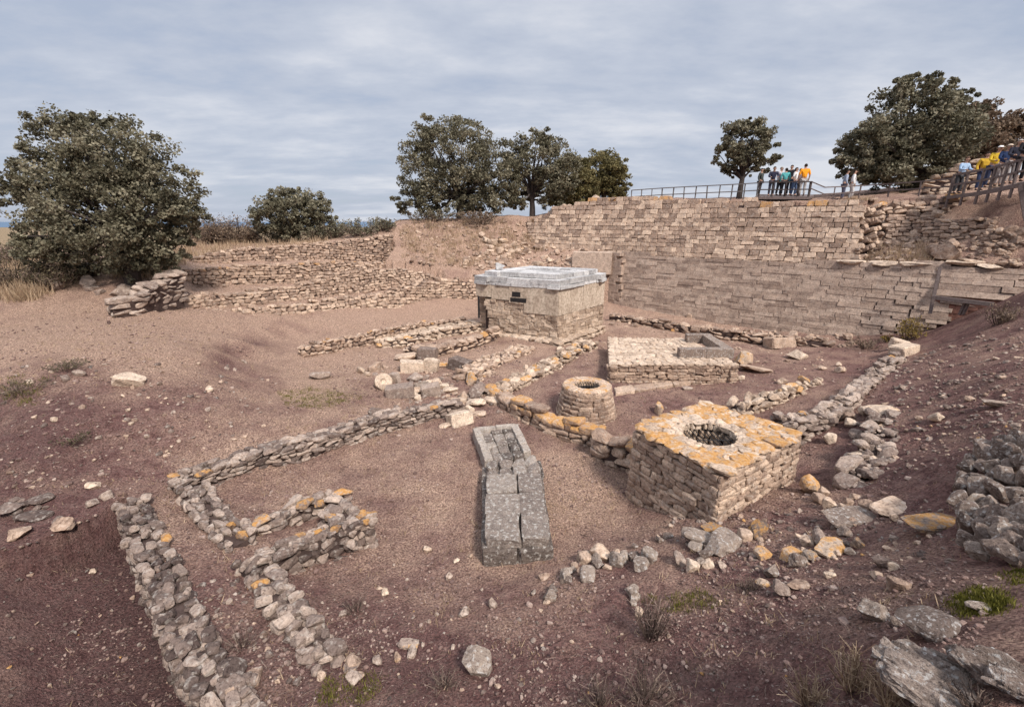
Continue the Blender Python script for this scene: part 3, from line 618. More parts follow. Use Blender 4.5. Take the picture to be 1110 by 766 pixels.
sq = [G(687, 462, 1.5), G(783, 512, 1.5), G(870, 468, 1.5), G(763, 434, 1.5)]   # left, front, right, back
sc_ = sum(sq) / 4
sw = empty('square_well', (sc_[0], sc_[1], 0), 'large square stone well house with a round barred opening and orange lichen top', 'well')
b = MB()
cenq = np.array([sc_[0], sc_[1], 0])
def bat(p, k): q = cenq + (f0(p) - cenq) * k; return q
for a, c in ((sq[0], sq[1]), (sq[1], sq[2]), (sq[2], sq[3]), (sq[3], sq[0])):
    z = -.75
    while z < 1.3:
        h = random.uniform(.1, .18); k = 1.035 - .04 * (z + .6) / 2
        a2, c2 = bat(a, k), bat(c, k); d = c2 - a2; L = np.linalg.norm(d); d /= L; n = np.array([d[1], -d[0], 0]); s = 0
        while s < L - .03:
            w = min(random.uniform(.15, .5), L - s)
            p = a2 + d * (s + w / 2) - n * .14 + n * random.gauss(0, .012); p[2] = z + h / 2
            b.inst('fla', p, np.stack([d, np.array([-d[1], d[0], 0]), np.array([0, 0, 1.])], 1) @ eul(*(random.gauss(0, .04) for _ in range(3))), (w / 2 * 1.03, .17, h / 2 * 1.07), (random.uniform(.4, 1), .25 if z > 1.1 else 0, random.random()))
            s += w
        z += h * .97
r1, r2 = [bat(p, 1.0) + [0, 0, -.9] for p in sq], [bat(p, .95) + [0, 0, 1.2] for p in sq]
V = [*r1, *r2]; b.add(V, [[i, (i + 1) % 4, 4 + (i + 1) % 4, 4 + i] for i in range(4)], (.3, 0, .5), 1)
child(b.build('well_wall', [M['warm'], M['joint']], loc=cenq), sw)
hc_ = G(769, 467, 1.52); hr = .56
# top paving: irregular flat stones packed around the round mouth
b = MB()
u1, u2 = f0(sq[3]) - f0(sq[0]), f0(sq[1]) - f0(sq[0])
def inq(p, k=1.0):
    q = [bat(s_, k) for s_ in sq]; return inpoly(np.array([p[0]]), np.array([p[1]]), q)[0]
nn = 11
for i in range(nn):
    for j in range(nn):
        uu = (i + .5 + random.uniform(-.22, .22)) / nn; vv = (j + .5 + random.uniform(-.22, .22)) / nn
        p = lerp(lerp(f0(sq[0]), f0(sq[3]), uu), lerp(f0(sq[1]), f0(sq[2]), uu), vv)
        r_ = np.hypot(*(p - hc_)[:2])
        if r_ < hr + .16: continue
        edge = min(i, j, nn - 1 - i, nn - 1 - j) == 0
        if r_ < hr + .33: lic = .15
        else: lic = random.uniform(.75, 1.3)
        p[2] = 1.44 + (.02 if edge else 0) + random.gauss(0, .012)
        b.inst('rub', p, eul(random.gauss(0, .05), random.gauss(0, .05), random.uniform(0, 6)), (random.uniform(.16, .25), random.uniform(.14, .2), random.uniform(.05, .075)), (random.uniform(.5, 1), lic, random.random()))
n = 40; V = []      # bed between the stones, with the round hole cut out
top4 = [bat(p, .97) for p in sq]
for i in range(n):
    a = 2 * math.pi * i / n; dr = np.array([math.cos(a), math.sin(a), 0]); V.append(f0(hc_) + dr * (hr + .02) + [0, 0, 1.455])
    lo_, hi_ = 0, 5.
    for _ in range(30):
        md = (lo_ + hi_) / 2
        if inq(f0(hc_) + dr * md, .97): lo_ = md
        else: hi_ = md
    V.append(f0(hc_) + dr * lo_ + [0, 0, 1.455])
b.add(V, [[2 * i, 2 * i + 1, (2 * i + 3) % (2 * n), (2 * i + 2) % (2 * n)] for i in range(n)], (.75, .75, .5))
child(b.build('well_top', M['tan'], loc=cenq), sw)
b = MB()
for lay in range(6):
    ang = random.random()
    a_end = ang + 2 * math.pi - .05
    while ang < a_end:
        da = random.uniform(.2, .34); am = ang + da / 2; zz = 1.385 - .2 * lay
        b.inst('rub', f0(hc_) + [math.cos(am) * (hr + .12), math.sin(am) * (hr + .12), zz], eul(0, 0, am + math.pi / 2), (hr * da / 2 * 1.15, .13, .11), (random.uniform(.3, .8) if lay else random.uniform(.7, 1), .1 if lay == 0 else 0, .5)); ang += da
n = 24; V = []
for zz in (1.35, -.6): V += [f0(hc_) + [(hr + .14) * math.cos(2 * math.pi * i / n), (hr + .14) * math.sin(2 * math.pi * i / n), zz] for i in range(n)]
b.add(V, [[i, n + i, n + (i + 1) % n, (i + 1) % n] for i in range(n)], (.2, 0, .5), 1)
child(b.build('well_mouth', [M['tan'], M['joint']], loc=cenq), sw)
b = MB()
for i in range(-5, 6):
    x_ = i * .1; hw = math.sqrt(max((hr + .05) ** 2 - x_ ** 2, .001)); b.tube([f0(hc_) + [x_, -hw, 1.3], f0(hc_) + [x_, hw, 1.3]], .012, 5)
b.tube([f0(hc_) + [-hr, 0, 1.295], f0(hc_) + [hr, 0, 1.295]], .012, 5)
child(b.build('iron_grate', M['black'], loc=cenq), sw)

# ------------------------------------------------------------------ long altar in the middle
la = empty('long_altar', (0, 9.4, -.3), 'long low two part altar of grey lichened slabs in the middle of the court', 'altar')
la_loc = np.array([0, 9.4, -.3])
def hull_block(mb, quad, z0, z1, kind, nu, nv, tone, hgt=.5, mat=0, gap=.97, jz=.012, u_cuts=None, lich=.08):
    a, bq, c, d = [np.array(p, float) for p in quad]      # near-left, near-right, far-right, far-left
    us = u_cuts or [i / nu for i in range(nu + 1)]
    for j in range(nv):
        for i in range(len(us) - 1):
            P = lambda u, v_: lerp(lerp(a, bq, u), lerp(d, c, u), v_)
            p = P((us[i] + us[i + 1]) / 2, (j + .5) / nv); ex = (P(us[i + 1], (j + .5) / nv) - P(us[i], (j + .5) / nv)); ey = P((us[i] + us[i + 1]) / 2, (j + 1) / nv) - P((us[i] + us[i + 1]) / 2, j / nv)
            rot = np.stack([ex / np.linalg.norm(ex), ey / np.linalg.norm(ey), np.array([0, 0, 1.])], 1)
            zt_ = z1 + random.gauss(0, jz); p[2] = (z0 + zt_) / 2
            mb.inst(kind, p, rot, (np.linalg.norm(ex) / 2 * gap, np.linalg.norm(ey) / 2 * gap, (zt_ - z0) / 2), (random.uniform(*tone), lich * random.random(), random.random()), mat)
g_ = lambda *a: f0(G(*a))
fq = [g_(525, 584, .32), g_(597, 583, .32), g_(587, 512, .32), g_(527, 514, .32)]
b = MB()
hull_block(b, fq, .12, .32, 'blk', 2, 3, (.45, .85), u_cuts=[0, .56, 1.0])
hull_block(b, [g_(527, 514, .32), g_(587, 512, .32), g_(580, 492, .28), g_(528, 500, .28)], .05, .29, 'rub', 4, 2, (.4, .9), gap=1.1, jz=.03)
q2 = [fq[0] + [-.04, -.05, 0], fq[1] + [.06, -.03, 0], g_(582, 492, .25) + [.08, 0, 0], g_(525, 500, .25) + [-.05, 0, 0]]
hull_block(b, q2, -.45, .13, 'blk', 2, 4, (.1, .45), gap=1.0)
child(b.build('front_slab', M['mottled'], loc=la_loc), la)
b = MB()
bq_ = [g_(527, 500, .12), g_(575, 490, .12), g_(560, 461, .12), g_(513, 466, .12)]
hull_block(b, [lerp(bq_[0], bq_[1], .12), lerp(bq_[0], bq_[1], .88), lerp(bq_[3], bq_[2], .88), lerp(bq_[3], bq_[2], .12)], -.4, .105, 'fla', 3, 5, (.15, .75), gap=1.04, jz=.02)
for i, (p, q) in enumerate(((bq_[0], bq_[3]), (bq_[3], bq_[2]), (bq_[2], bq_[1]))):
    n_ = 4 if i != 1 else 2
    d = (q - p) / n_; e = d / np.linalg.norm(d)
    for k in range(n_):
        c = p + d * (k + .5); c[2] = -.12
        nrm = np.array([e[1], -e[0], 0]) * (1 if i != 9 else -1)
        b.inst('blk', c + nrm * .08, np.stack([e, np.array([-e[1], e[0], 0]), np.array([0, 0, 1.])], 1), (np.linalg.norm(d) / 2 * .985, .11, .29), (random.uniform(.95, 1), .05, .5))
child(b.build('rear_slab_frame', M['mottled'], loc=la_loc), la)

# ------------------------------------------------------------------ low platform with the U-shaped block
pl = [G(661, 394, .8), G(801, 394, .8), G(745, 366, .8), G(659, 365, .8)]      # near-left, near-right, far-right, far-left
plc = f0(sum(pl) / 4)
pf = empty('stone_platform', (plc[0], plc[1], 0), 'flat topped rubble platform with a pale paved top in the middle of the back floor', 'platform')
b = MB()
for a, c in ((pl[0], pl[1]), (pl[1], pl[2]), (pl[2], pl[3]), (pl[3], pl[0])): faced(b, f0(a), f0(c), -.15, .72, .12, .28, 'fla', .3, (.3, .85), jit=.02, rotj=.06, grow=1.1)
r1, r2 = [plc + (f0(p) - plc) * .97 + [0, 0, -.3] for p in pl], [plc + (f0(p) - plc) * .97 + [0, 0, .7] for p in pl]
prism(b, r1, r2, mat=1)
child(b.build('platform_wall', [M['warm'], M['joint']], loc=plc), pf)
b = MB(); hull_block(b, [f0(p) for p in pl], .66, .8, 'rub', 17, 15, (.55, 1), gap=1.25, jz=.012, lich=.5); child(b.build('paved_top', M['tan'], loc=plc), pf)
b = MB(); p, q = G(668, 428, .06), G(768, 411, .06)
hull_block(b, [f0(p), f0(q), f0(G(768, 408, .1)), f0(G(664, 419, .1))], -.2, .1, 'blk', 5, 1, (.5, .85)); child(b.build('kerb_slab', M['warm'], loc=plc), pf)
ub = [G(737, 382, 1.0), G(796, 382, 1.0), G(768, 364, 1.0), G(742, 364, 1.0)]
uc = f0(sum(ub) / 4); b = MB()
for a, c, dp in ((ub[0], ub[1], .35), (ub[1], ub[2], .4), (ub[2], ub[3], .35)):
    d = f0(c) - f0(a); L = np.linalg.norm(d); d /= L; nrm = np.array([d[1], -d[0], 0]); k = 2 if L > 1.3 else 1
    for i in range(k):
        cpt = f0(a) + d * L * (i + .5) / k - nrm * dp / 2; cpt[2] = .93
        b.inst('ash', cpt, np.stack([d, np.array([-d[1], d[0], 0]), np.array([0, 0, 1.])], 1), (L / k / 2 * .99, dp / 2, .2), (random.uniform(.4, .7), 0, .5))
tag(b.build('stone_trough', M['lichen'], loc=uc), 'grey U shaped frame of cut blocks lying on the right end of the paved platform', 'stone frame')

# ------------------------------------------------------------------ low rubble walls of the courts   (px, py of top, z of top, z of base)
def low(pts, label, **k):
    top = [G(a, c, zt_) for a, c, zt_, zb_ in pts]; base = [np.array([p[0], p[1], zb_]) for p, (_, _, _, zb_) in zip(top, pts)]
    return wall('rubble_wall', base, top, label, **k)
LG = 'low rubble walls of the ruined courts'
low([(190, 524, .68, .1), (230, 510, .66, .05), (279, 492, .62, 0), (326, 480, .6, 0), (360, 471, .55, -.1), (410, 453, .55, -.1), (440, 447, .5, -.1), (500, 437, .4, -.05)], 'long rubble wall along the upper left edge of the court', ch=.115, ln=.27, thick=.5, mat='grey', tone=(.1, 1), lich=.12, group=LG, capsize=1.15, rows=3, miss=.1)
low([(224, 520, .62, .2), (243, 543, .56, .1), (262, 561, .5, .05), (277, 575, .46, .05)], 'short wide rubble wall descending from the left corner of the court', ch=.11, ln=.24, thick=.58, mat='grey', tone=(.15, 1), lich=.15, group=LG, rows=4, jit=.08, rotj=.2, flip=-1)
low([(258, 577, .4, .0), (300, 563, .36, -.05), (335, 546, .34, -.1), (372, 540, .34, -.15)], 'low single row of stones closing the lower side of the left court', ch=.12, ln=.28, thick=.42, mat='grey', tone=(.3, 1), lich=.6, group=LG, rows=2, jit=.09, rotj=.2, capsize=1.1)
low([(272, 620, .5, 0), (300, 603, .48, 0), (350, 583, .46, -.05), (405, 562, .4, -.1)], 'rubble wall with orange patched stones left of the long altar', ch=.12, ln=.25, thick=.42, mat='grey', tone=(.1, .95), lich=.55, group=LG, rows=4, jit=.08, rotj=.2, capsize=1.1)
low([(372, 541, .36, -.1), (388, 549, .36, -.1), (404, 560, .38, -.1)], 'short stub joining the two low walls left of the long altar', ch=.12, ln=.3, thick=.6, mat='grey', tone=(.4, 1), lich=.3, group=LG, rows=3, flip=-1, jit=.06)
low([(264, 624, .48, .05), (286, 655, .5, .1), (310, 690, .5, .15), (338, 728, .42, .2)], 'tapering line of tilted stones running down to the dead grass at the bottom', ch=.12, ln=.2, thick=.48, mat='grey', tone=(.2, 1), lich=.5, group=LG, rows=2, jit=.09, rotj=.28, flip=1, miss=.1)
low([(157, 533, .66, .3), (172, 565, .64, .25), (195, 607, .62, .2), (212, 645, .6, .15), (231, 680, .58, .1), (262, 725, .55, .1), (300, 772, .52, .1)], 'long broad rubble wall above the dark pit at the lower left', ch=.11, ln=.19, thick=.5, mat='grey', tone=(0, .8), lich=.03, group=LG, rows=3, miss=.05, jit=.08, rotj=.2, flip=-1, bury=.7)
low([(524, 418, .35, .05), (545, 432, .42, -.1), (560, 437, .5, -.1), (592, 450, .48, -.15), (625, 460, .46, -.15), (650, 466, .42, -.15)], 'low wall of cut blocks with orange caps in front of the round well', ch=.17, ln=.4, thick=.4, kind='fla', mat='warm', tone=(.3, .9), lich=1.3, group=LG, rows=1, jit=.03, rotj=.05, capsize=1.05, miss=.02)
low([(640, 474, .42, -.2), (662, 478, .5, -.2), (688, 486, .5, -.25)], 'short low wall of heavy blocks between the round well and the square well', ch=.25, ln=.5, thick=.5, kind='rub', mat='warm', tone=(.4, .95), lich=.8, group=LG, rows=1, capsize=1.1)
low([(329, 377, .95, .65), (350, 371, 1.0, .55), (406, 360, 1.0, .45), (460, 350, .95, .4), (505, 345, .85, .4)], 'low rubble wall in front of the terraces, farthest left of the ramps by the monument', ch=.14, ln=.26, thick=.45, mat='warm', tone=(.2, .85), lich=.25, group=LG, rows=2)
low([(411, 371, .62, .3), (440, 366, .68, .3), (480, 358, .7, .35), (525, 351, .72, .35)], 'row of pale flat stones between the two ramps left of the monument', ch=.16, ln=.42, thick=1.3, mat='tan', tone=(.4, 1), lich=.25, group=LG, rows=4, jit=.06)
low([(437, 374, .68, .25), (469, 379, .66, .15), (500, 370, .72, .15), (540, 358, .85, .2)], 'ramp wall with flat pale capping stones ending at a corner block, left of the monument', ch=.17, ln=.4, thick=.5, mat='warm', tone=(.4, .95), lich=.3, group=LG, rows=1, capsize=1.12)
low([(516, 405, .45, .1), (535, 396, .45, .1), (560, 384, .42, .15), (580, 376, .4, .2)], 'broken stub of rubble wall in the centre between the two ramps', ch=.15, ln=.3, thick=1.0, mat='warm', tone=(.4, 1), lich=.2, group=LG, rows=4, jit=.1, rotj=.2)
low([(544, 425, .38, 0), (570, 412, .36, .05), (594, 400, .38, .05), (620, 386, .35, .1), (648, 371, .36, .1)], 'diagonal low wall of rounded stones running from the block heap to the monument corner', ch=.17, ln=.34, thick=.8, mat='tan', tone=(.2, .95), lich=.3, group=LG, rows=3, jit=.1, rotj=.2, capsize=1.1)
low([(858, 458, 1.05, .3), (882, 454, 1.0, .3), (905, 450, 1.0, .35), (926, 436, 1.05, .5), (945, 418, 1.0, .6), (968, 397, .98, .55), (985, 386, 1.0, .5)], 'ragged diagonal wall climbing the right slope behind the square well', ch=.15, ln=.36, thick=.55, mat='grey', tone=(.4, 1), lich=.1, group=LG, rows=2, jit=.1, rotj=.18)
bb_ = [hit(px_, 262) for px_ in (962, 988, 1035, 1072)]
wall('rubble_wall', bb_, [D(px_, 238, p_[1] + .5) for px_, p_ in zip((962, 988, 1035, 1072), bb_)], 'rough coursed stone face across the collapsed bank below the walkway', ch=.15, ln=.32, thick=.6, kind='fla', mat='warm', tone=(.1, .85), rows=2, jit=.08, rotj=.08, backface=False, grow=1.0, miss=.25, bury=.4)
for k_, (p0, p1) in enumerate(((905, 1012), (1024, 1092))):
    A_, B_ = onplane(p0, 285.5, _A + _o, _B + _o), onplane(p1, 288 + k_ * 5, _A + _o, _B + _o); d_ = (B_ - A_); L_ = np.linalg.norm(d_); d_ /= L_; mb_ = MB()
    for q_ in range(2 + (k_ == 0)):
        n_ = 2 + (k_ == 0); c_ = lerp(A_, B_, (q_ + .5) / n_) + [.1, .12, .06]; u_ = np.array([0, 0, 1.]) - d_ * d_[2]; u_ /= np.linalg.norm(u_)
        mb_.inst('slab', c_, np.stack([d_, np.cross(u_, d_), u_], 1), (L_ / n_ / 2 * 1.0, .38, .11), (.95, 0, .5))
    tag(mb_.build('coping_slab', M['tan']), ['long pale coping slabs on top of the leaning wall beside the open seam', 'pale coping slabs on the short wall segment over the timber propped hole'][k_], 'coping')
low([(806, 440, .55, .2), (830, 433, .55, .2), (862, 424, .55, .2), (896, 412, .5, .2)], 'broken line of pale stones behind the square well', ch=.17, ln=.36, thick=.5, mat='tan', tone=(.4, 1), lich=.5, group=LG, rows=2, jit=.12, rotj=.25, miss=.3)
low([(905, 518, .95, .4), (915, 500, 1.05, .5), (928, 484, 1.1, .6), (938, 462, 1.15, .7), (942, 445, 1.15, .75)], 'tumbled stone edge of the right slope beside the square well', ch=.17, ln=.42, thick=.7, mat='grey', tone=(.3, .95), lich=.08, group=LG, rows=2, jit=.16, rotj=.3, miss=.3, flip=-1)
low([(660, 340, .5, .1), (720, 349, .48, .1), (790, 358, .5, .1), (850, 366, .45, .1), (900, 369, .5, .2)], 'low broken footing of stones along the base of the leaning back wall', ch=.18, ln=.5, thick=.5, mat='warm', tone=(.2, .85), group=LG, rows=1, jit=.15, rotj=.12, miss=.25)
low([(-4, 552, .82, .45), (30, 557, .74, .4), (62, 562, .62, .3)], 'sunken fragment of dark slab wall at the left edge', ch=.11, ln=.5, thick=.7, mat='grey', tone=(.05, .6), group=LG, rows=2, jit=.12, rotj=.2)
low([(40, 321, 2.75, 2.45), (70, 322, 2.75, 2.4), (95, 318, 2.85, 2.4)], 'few flat grey stones below the scrub on the upper left plateau', ch=.18, ln=.5, thick=.6, mat='grey', tone=(.3, .9), group=LG, rows=2, jit=.15, rotj=.15, miss=.3)

# ------------------------------------------------------------------ loose stones
def spot(px, py):
    p = hit(px, py); return p, depth(p) / F
def rock(name, px, py, w, h, label, cat, mat='grey', kind='hi', tone=.6, lich=0., rz=None, tilt=.12, group=None, deep=.8, sink=.3, d=None):
    p, k = spot(px, py)
    a, c = w * k / 2, max(h * k / 2, .02)
    mb = MB(); rot = eul(random.gauss(0, tilt), random.gauss(0, tilt), random.uniform(0, 6.28) if rz is None else rz)
    mb.inst(kind, (0, 0, 0), rot, (a, a * deep if d is None else d * k / 2, c * 1.25), (tone, lich, random.random()))
    o = mb.build(name, M[mat]); o.location = (p[0], p[1] + a * .3, p[2] + c * (1 - sink))
    return tag(o, label, cat, group)
ST = [
 # the heap at the meeting of the low walls
 ('stone_block', 446, 403, 25, 11, 'big cream block lying flat in the block heap, wider than all beside it', 'stone block', 'tan', 'blk', .95, .15),
 ('stone_block', 467, 403, 16, 14, 'upright cream pointed block right beside the widest cream block of the heap', 'stone block', 'tan', 'blk', .9, .2),
 ('stone_block', 449, 412, 17, 6, 'thin grey stone tucked under the widest cream block of the heap', 'stone block', 'grey', 'rub', .8, .1),
 ('stone_block', 433, 430, 30, 10, 'long grooved grey block at the lower edge of the block heap', 'stone block', 'grey', 'ash', .6, 0),
 ('stone_block', 467, 429, 19, 12, 'squared pale grey block right of the long grooved block', 'stone block', 'grey', 'blk', .85, 0),
 ('stone_block', 428, 415, 11, 9, 'small pale block touching the round column drum', 'stone block', 'grey', 'blk', .85, 0),
 ('stone_slab', 439, 391, 24, 8, 'tilted pale slab at the upper left of the block heap', 'stone slab', 'warm', 'slab', .85, .1),
 ('stone_block', 463, 391, 20, 14, 'grey corner block standing under the end of the capped ramp wall', 'stone block', 'grey', 'blk', .45, 0),
 ('stone_slab', 478, 398, 14, 6, 'small orange topped slab below the ramp wall corner', 'stone slab', 'tan', 'slab', .8, 1),
 ('stone_block', 499, 401, 23, 11, 'dark grey squared block at the upper right of the block heap', 'stone block', 'grey', 'blk', .25, 0),
 ('rock', 508, 405, 10, 10, 'round pale grey boulder just right of the dark squared block', 'rock', 'lichen', 'hi', .7, 0),
 ('rock', 517, 407, 12, 10, 'round grey boulder at the top end of the diagonal low wall', 'rock', 'lichen', 'hi', .5, 0),
 ('rock', 511, 416, 14, 12, 'orange faced rock in the right part of the block heap', 'rock', 'tan', 'hi', .8, 1),
 ('stone_slab', 497, 412, 15, 8, 'reddish grey slab between the dark block and the orange faced rock', 'stone slab', 'warm', 'slab', .4, 0),
 ('rock', 517, 430, 20, 14, 'pair of darkish rounded lumps in one rock at the right of the heap', 'rock', 'grey', 'hi', .5, .1),
 ('stone_slab', 515, 441, 22, 9, 'white topped slab at the lower right of the block heap', 'stone slab', 'tan', 'slab', 1, 0),
 ('stone_slab', 534, 438, 17, 8, 'pale flat slab nearest the low wall with orange caps', 'stone slab', 'tan', 'slab', .85, 0),
 ('stone_slab', 498, 460, 24, 12, 'bright cream slab lying on the court floor below the long rubble wall', 'stone slab', 'tan', 'blk', 1, .1),
 ('stone_slab', 519, 451, 16, 6, 'pinkish slab between the bright cream slab and the low wall', 'stone slab', 'warm', 'slab', .8, .1),
 ('stone_slab', 482, 464, 14, 5, 'thin pale slab at the left of the bright cream slab', 'stone slab', 'warm', 'slab', .9, .15),
 ('stone_slab', 488, 426, 17, 7, 'pale slab right of the squared grey block in the heap', 'stone slab', 'tan', 'slab', .9, 0),
 ('stone_slab', 480, 421, 13, 7, 'cream slab above the pale slab in the middle of the heap', 'stone slab', 'tan', 'slab', .9, 0),
 ('rock', 502, 433, 12, 9, 'warm grey rock between the white topped slab and the squared block', 'rock', 'warm', 'hi', .7, .2),
 ('rock', 490, 437, 14, 7, 'flat rusty stone above the end of the long rubble wall', 'rock', 'warm', 'hi', .6, .5),
 ('rock', 408, 455, 16, 14, 'round grey boulder sitting on top of the long rubble wall', 'rock', 'grey', 'hi', .4, 0),
 ('stone_slab', 346, 411, 22, 11, 'grey pointed slab lying alone on the grass left of the block heap', 'stone slab', 'grey', 'slab', .7, 0),
 ('stone_slab', 406, 402, 15, 13, 'leaning grey slab half sunk in the dry grass left of the heap', 'stone slab', 'warm', 'slab', .55, 0),
 # slope stones
 ('boulder', 139, 418, 30, 12, 'large cream boulder alone on the dark left slope', 'boulder', 'tan', 'hi', 1, .1),
 ('rock', 226, 424, 10, 5, 'small white stone right of the large cream boulder on the left slope', 'rock', 'tan', 'hi', 1, 0),
 ('rock', 85, 407, 12, 6, 'dull grey stone above and left of the large cream boulder', 'rock', 'grey', 'hi', .7, 0),
 ('rock', 70, 413, 8, 6, 'grey stone with rough edges at the top of the dark left slope', 'rock', 'grey', 'hi', .5, 0),
 ('rock', 100, 530, 13, 7, 'pale flat stone left of the head of the broad rubble wall', 'rock', 'tan', 'hi', .85, 0),
 ('rock', 114, 541, 12, 8, 'brownish stone leaning on the head of the broad rubble wall', 'rock', 'grey', 'hi', .8, 0),
 ('rock', 99, 550, 12, 8, 'grey stone just below the pale flat stone at the broad wall head', 'rock', 'grey', 'hi', .7, 0),
 ('rock', 64, 570, 15, 8, 'grey stone lying below the sunken slab fragment', 'rock', 'grey', 'hi', .5, 0),
 ('rock', 68, 580, 20, 9, 'reddish brown stone fallen below the sunken slab fragment', 'rock', 'warm', 'hi', .5, .1),
 ('rock', 20, 583, 22, 9, 'pinkish grey stone at the left edge above the dark pit', 'rock', 'warm', 'hi', .6, 0),
 ('rock', 101, 623, 7, 5, 'tiny cream stone in the dark pit', 'rock', 'tan', 'hi', 1, .2),
 # court floor
 ('rock', 418, 645, 9, 8, 'small white stone on the floor left of the long altar', 'rock', 'tan', 'hi', 1, 0),
 ('rock', 463, 598, 9, 6, 'pinkish pale stone on the court floor just left of the long altar', 'rock', 'tan', 'hi', .9, .1),
 ('rock', 495, 609, 7, 3, 'thin white chip near the front left corner of the long altar', 'rock', 'tan', 'hi', 1, 0),
 ('rock', 487, 627, 9, 7, 'pale grey stone in front of the long altar', 'rock', 'grey', 'hi', .9, 0),
 ('rock', 371, 668, 9, 7, 'dusty grey stone alone right of the line of tilted stones', 'rock', 'grey', 'hi', .7, 0),
 ('rock', 533, 658, 11, 11, 'upright grey stone in front of the long altar toward the scattered heap', 'rock', 'grey', 'hi', .75, 0),
 ('rock', 503, 668, 13, 7, 'pale broken stone lying lower left of the upright grey stone', 'rock', 'grey', 'hi', .9, 0),
 ('rock', 443, 702, 22, 7, 'pale stone with an orange end on the lower floor', 'rock', 'grey', 'slab', .8, .7),
 ('rock', 446, 713, 14, 8, 'white stone just below the orange ended stone', 'rock', 'grey', 'hi', .95, 0),
 ('rock', 431, 717, 9, 9, 'rusty stone left of the white stone on the lower floor', 'rock', 'warm', 'hi', .6, .7),
 ('rock', 408, 719, 12, 6, 'grey flat stone leftmost of the lower floor stones', 'rock', 'grey', 'hi', .7, 0),
 ('boulder', 517, 728, 34, 20, 'rough pale boulder with a dark hollow at the bottom of the floor', 'boulder', 'lichen', 'hi', .8, 0),
 # spill in front of the square well
 ('stone_slab', 771, 578, 26, 10, 'orange topped slab right at the foot of the square well corner', 'stone slab', 'lichen', 'slab', .8, 1),
 ('stone_slab', 822, 580, 26, 12, 'grey slab with an orange end lying to the right of the orange topped slab', 'stone slab', 'lichen', 'slab', .4, .95),
 ('stone_slab', 786, 598, 46, 18, 'broad speckled grey slab below the square well', 'stone slab', 'lichen', 'slab', .75, .45),
 ('stone_slab', 757, 590, 34, 15, 'speckled slab left of the broad speckled slab below the square well', 'stone slab', 'lichen', 'slab', .8, .1),
 ('rock', 860, 607, 26, 14, 'bright orange lichen covered rock among the spill below the square well', 'rock', 'tan', 'slab', .8, 1.1),
 ('stone_slab', 905, 600, 42, 11, 'pale flat slab with an orange stripe on the near slope', 'stone slab', 'tan', 'slab', .8, .9),
 ('rock', 889, 588, 22, 13, 'dull grey rock above the slab with the orange stripe', 'rock', 'grey', 'hi', .7, 0),
 ('rock', 827, 605, 17, 9, 'small rock with an orange cap left of the bright orange rock', 'rock', 'tan', 'hi', .7, 1),
 ('rock', 751, 620, 14, 11, 'round white stone below the speckled slabs', 'rock', 'tan', 'hi', .95, .1),
 ('rock', 737, 612, 16, 12, 'grey stone left of the round white stone below the speckled slabs', 'rock', 'grey', 'hi', .7, 0),
 ('rock', 768, 614, 14, 7, 'flat white stone right of the round white stone', 'rock', 'tan', 'hi', .95, 0),
 ('rock', 783, 615, 12, 7, 'pale chip right of the flat white stone', 'rock', 'grey', 'hi', .9, 0),
 ('rock', 836, 627, 17, 12, 'grey speckled stone on bare earth below the orange capped rock', 'rock', 'lichen', 'hi', .7, 0),
 ('rock', 829, 636, 17, 6, 'flat stone with a yellow edge below the grey speckled stone', 'rock', 'tan', 'slab', .7, .8),
 ('rock', 849, 645, 20, 12, 'round brown grey stone beside the flat yellow edged stone', 'rock', 'grey', 'hi', .6, 0),
 ('rock', 866, 638, 24, 8, 'long low brownish stone at the right of the round brown grey stone', 'rock', 'warm', 'slab', .4, 0),
 ('rock', 900, 627, 12, 7, 'little cream stone alone on the middle of the near slope', 'rock', 'tan', 'hi', 1, .1),
 ('rock', 956, 616, 18, 12, 'blue grey stone on the slope below the flat leaning slabs', 'rock', 'grey', 'hi', .4, 0),
 ('rock', 968, 618, 11, 9, 'pale stone touching the blue grey stone', 'rock', 'tan', 'hi', .9, 0),
 ('rock', 953, 628, 14, 7, 'tan stone just below the blue grey stone', 'rock', 'warm', 'hi', .8, 0),
 ('stone_slab', 924, 567, 54, 12, 'long dark edged slab lying flat on the right slope', 'stone slab', 'lichen', 'slab', .6, 0),
 ('stone_slab', 1016, 574, 60, 10, 'long thin slab with an orange stripe near the boulder heap', 'stone slab', 'lichen', 'slab', .7, .95),
 ('stone_slab', 970, 556, 40, 9, 'pale slab sunk in the slope above the long dark edged slab', 'stone slab', 'warm', 'slab', .8, .1),
 ('rock', 880, 533, 22, 17, 'orange faced boulder in the hollow right of the square well', 'rock', 'tan', 'hi', .8, 1.1),
 ('rock', 900, 480, 13, 10, 'cream stone in the hollow right of the square well', 'rock', 'tan', 'hi', .95, 0),
 ('rock', 922, 462, 12, 8, 'small white stone at the top of the hollow beside the diagonal wall', 'rock', 'tan', 'hi', .95, 0),
 ('stone_slab', 944, 500, 38, 9, 'pale sloping slab at the edge of the right slope beside the hollow', 'stone slab', 'tan', 'slab', .9, 0),
 ('stone_slab', 958, 448, 36, 8, 'tan sloping slab with a yellow edge on the right slope', 'stone slab', 'tan', 'slab', .85, .6),
 ('rock', 1016, 456, 17, 9, 'yellowish stone alone on the middle of the right slope', 'rock', 'tan', 'hi', .9, .4),
 ('stone_slab', 1082, 441, 26, 9, 'grey splinter of slab alone high on the right slope', 'stone slab', 'grey', 'slab', .8, 0),
 ('stone_block', 982, 386, 27, 11, 'cream squared blocklike stone at the top of the diagonal wall', 'stone block', 'tan', 'blk', .95, .1),
 ('stone_block', 977, 378, 18, 8, 'upper cream stone resting behind the blocklike stone at the diagonal wall top', 'stone block', 'tan', 'blk', .9, 0),
 # back floor
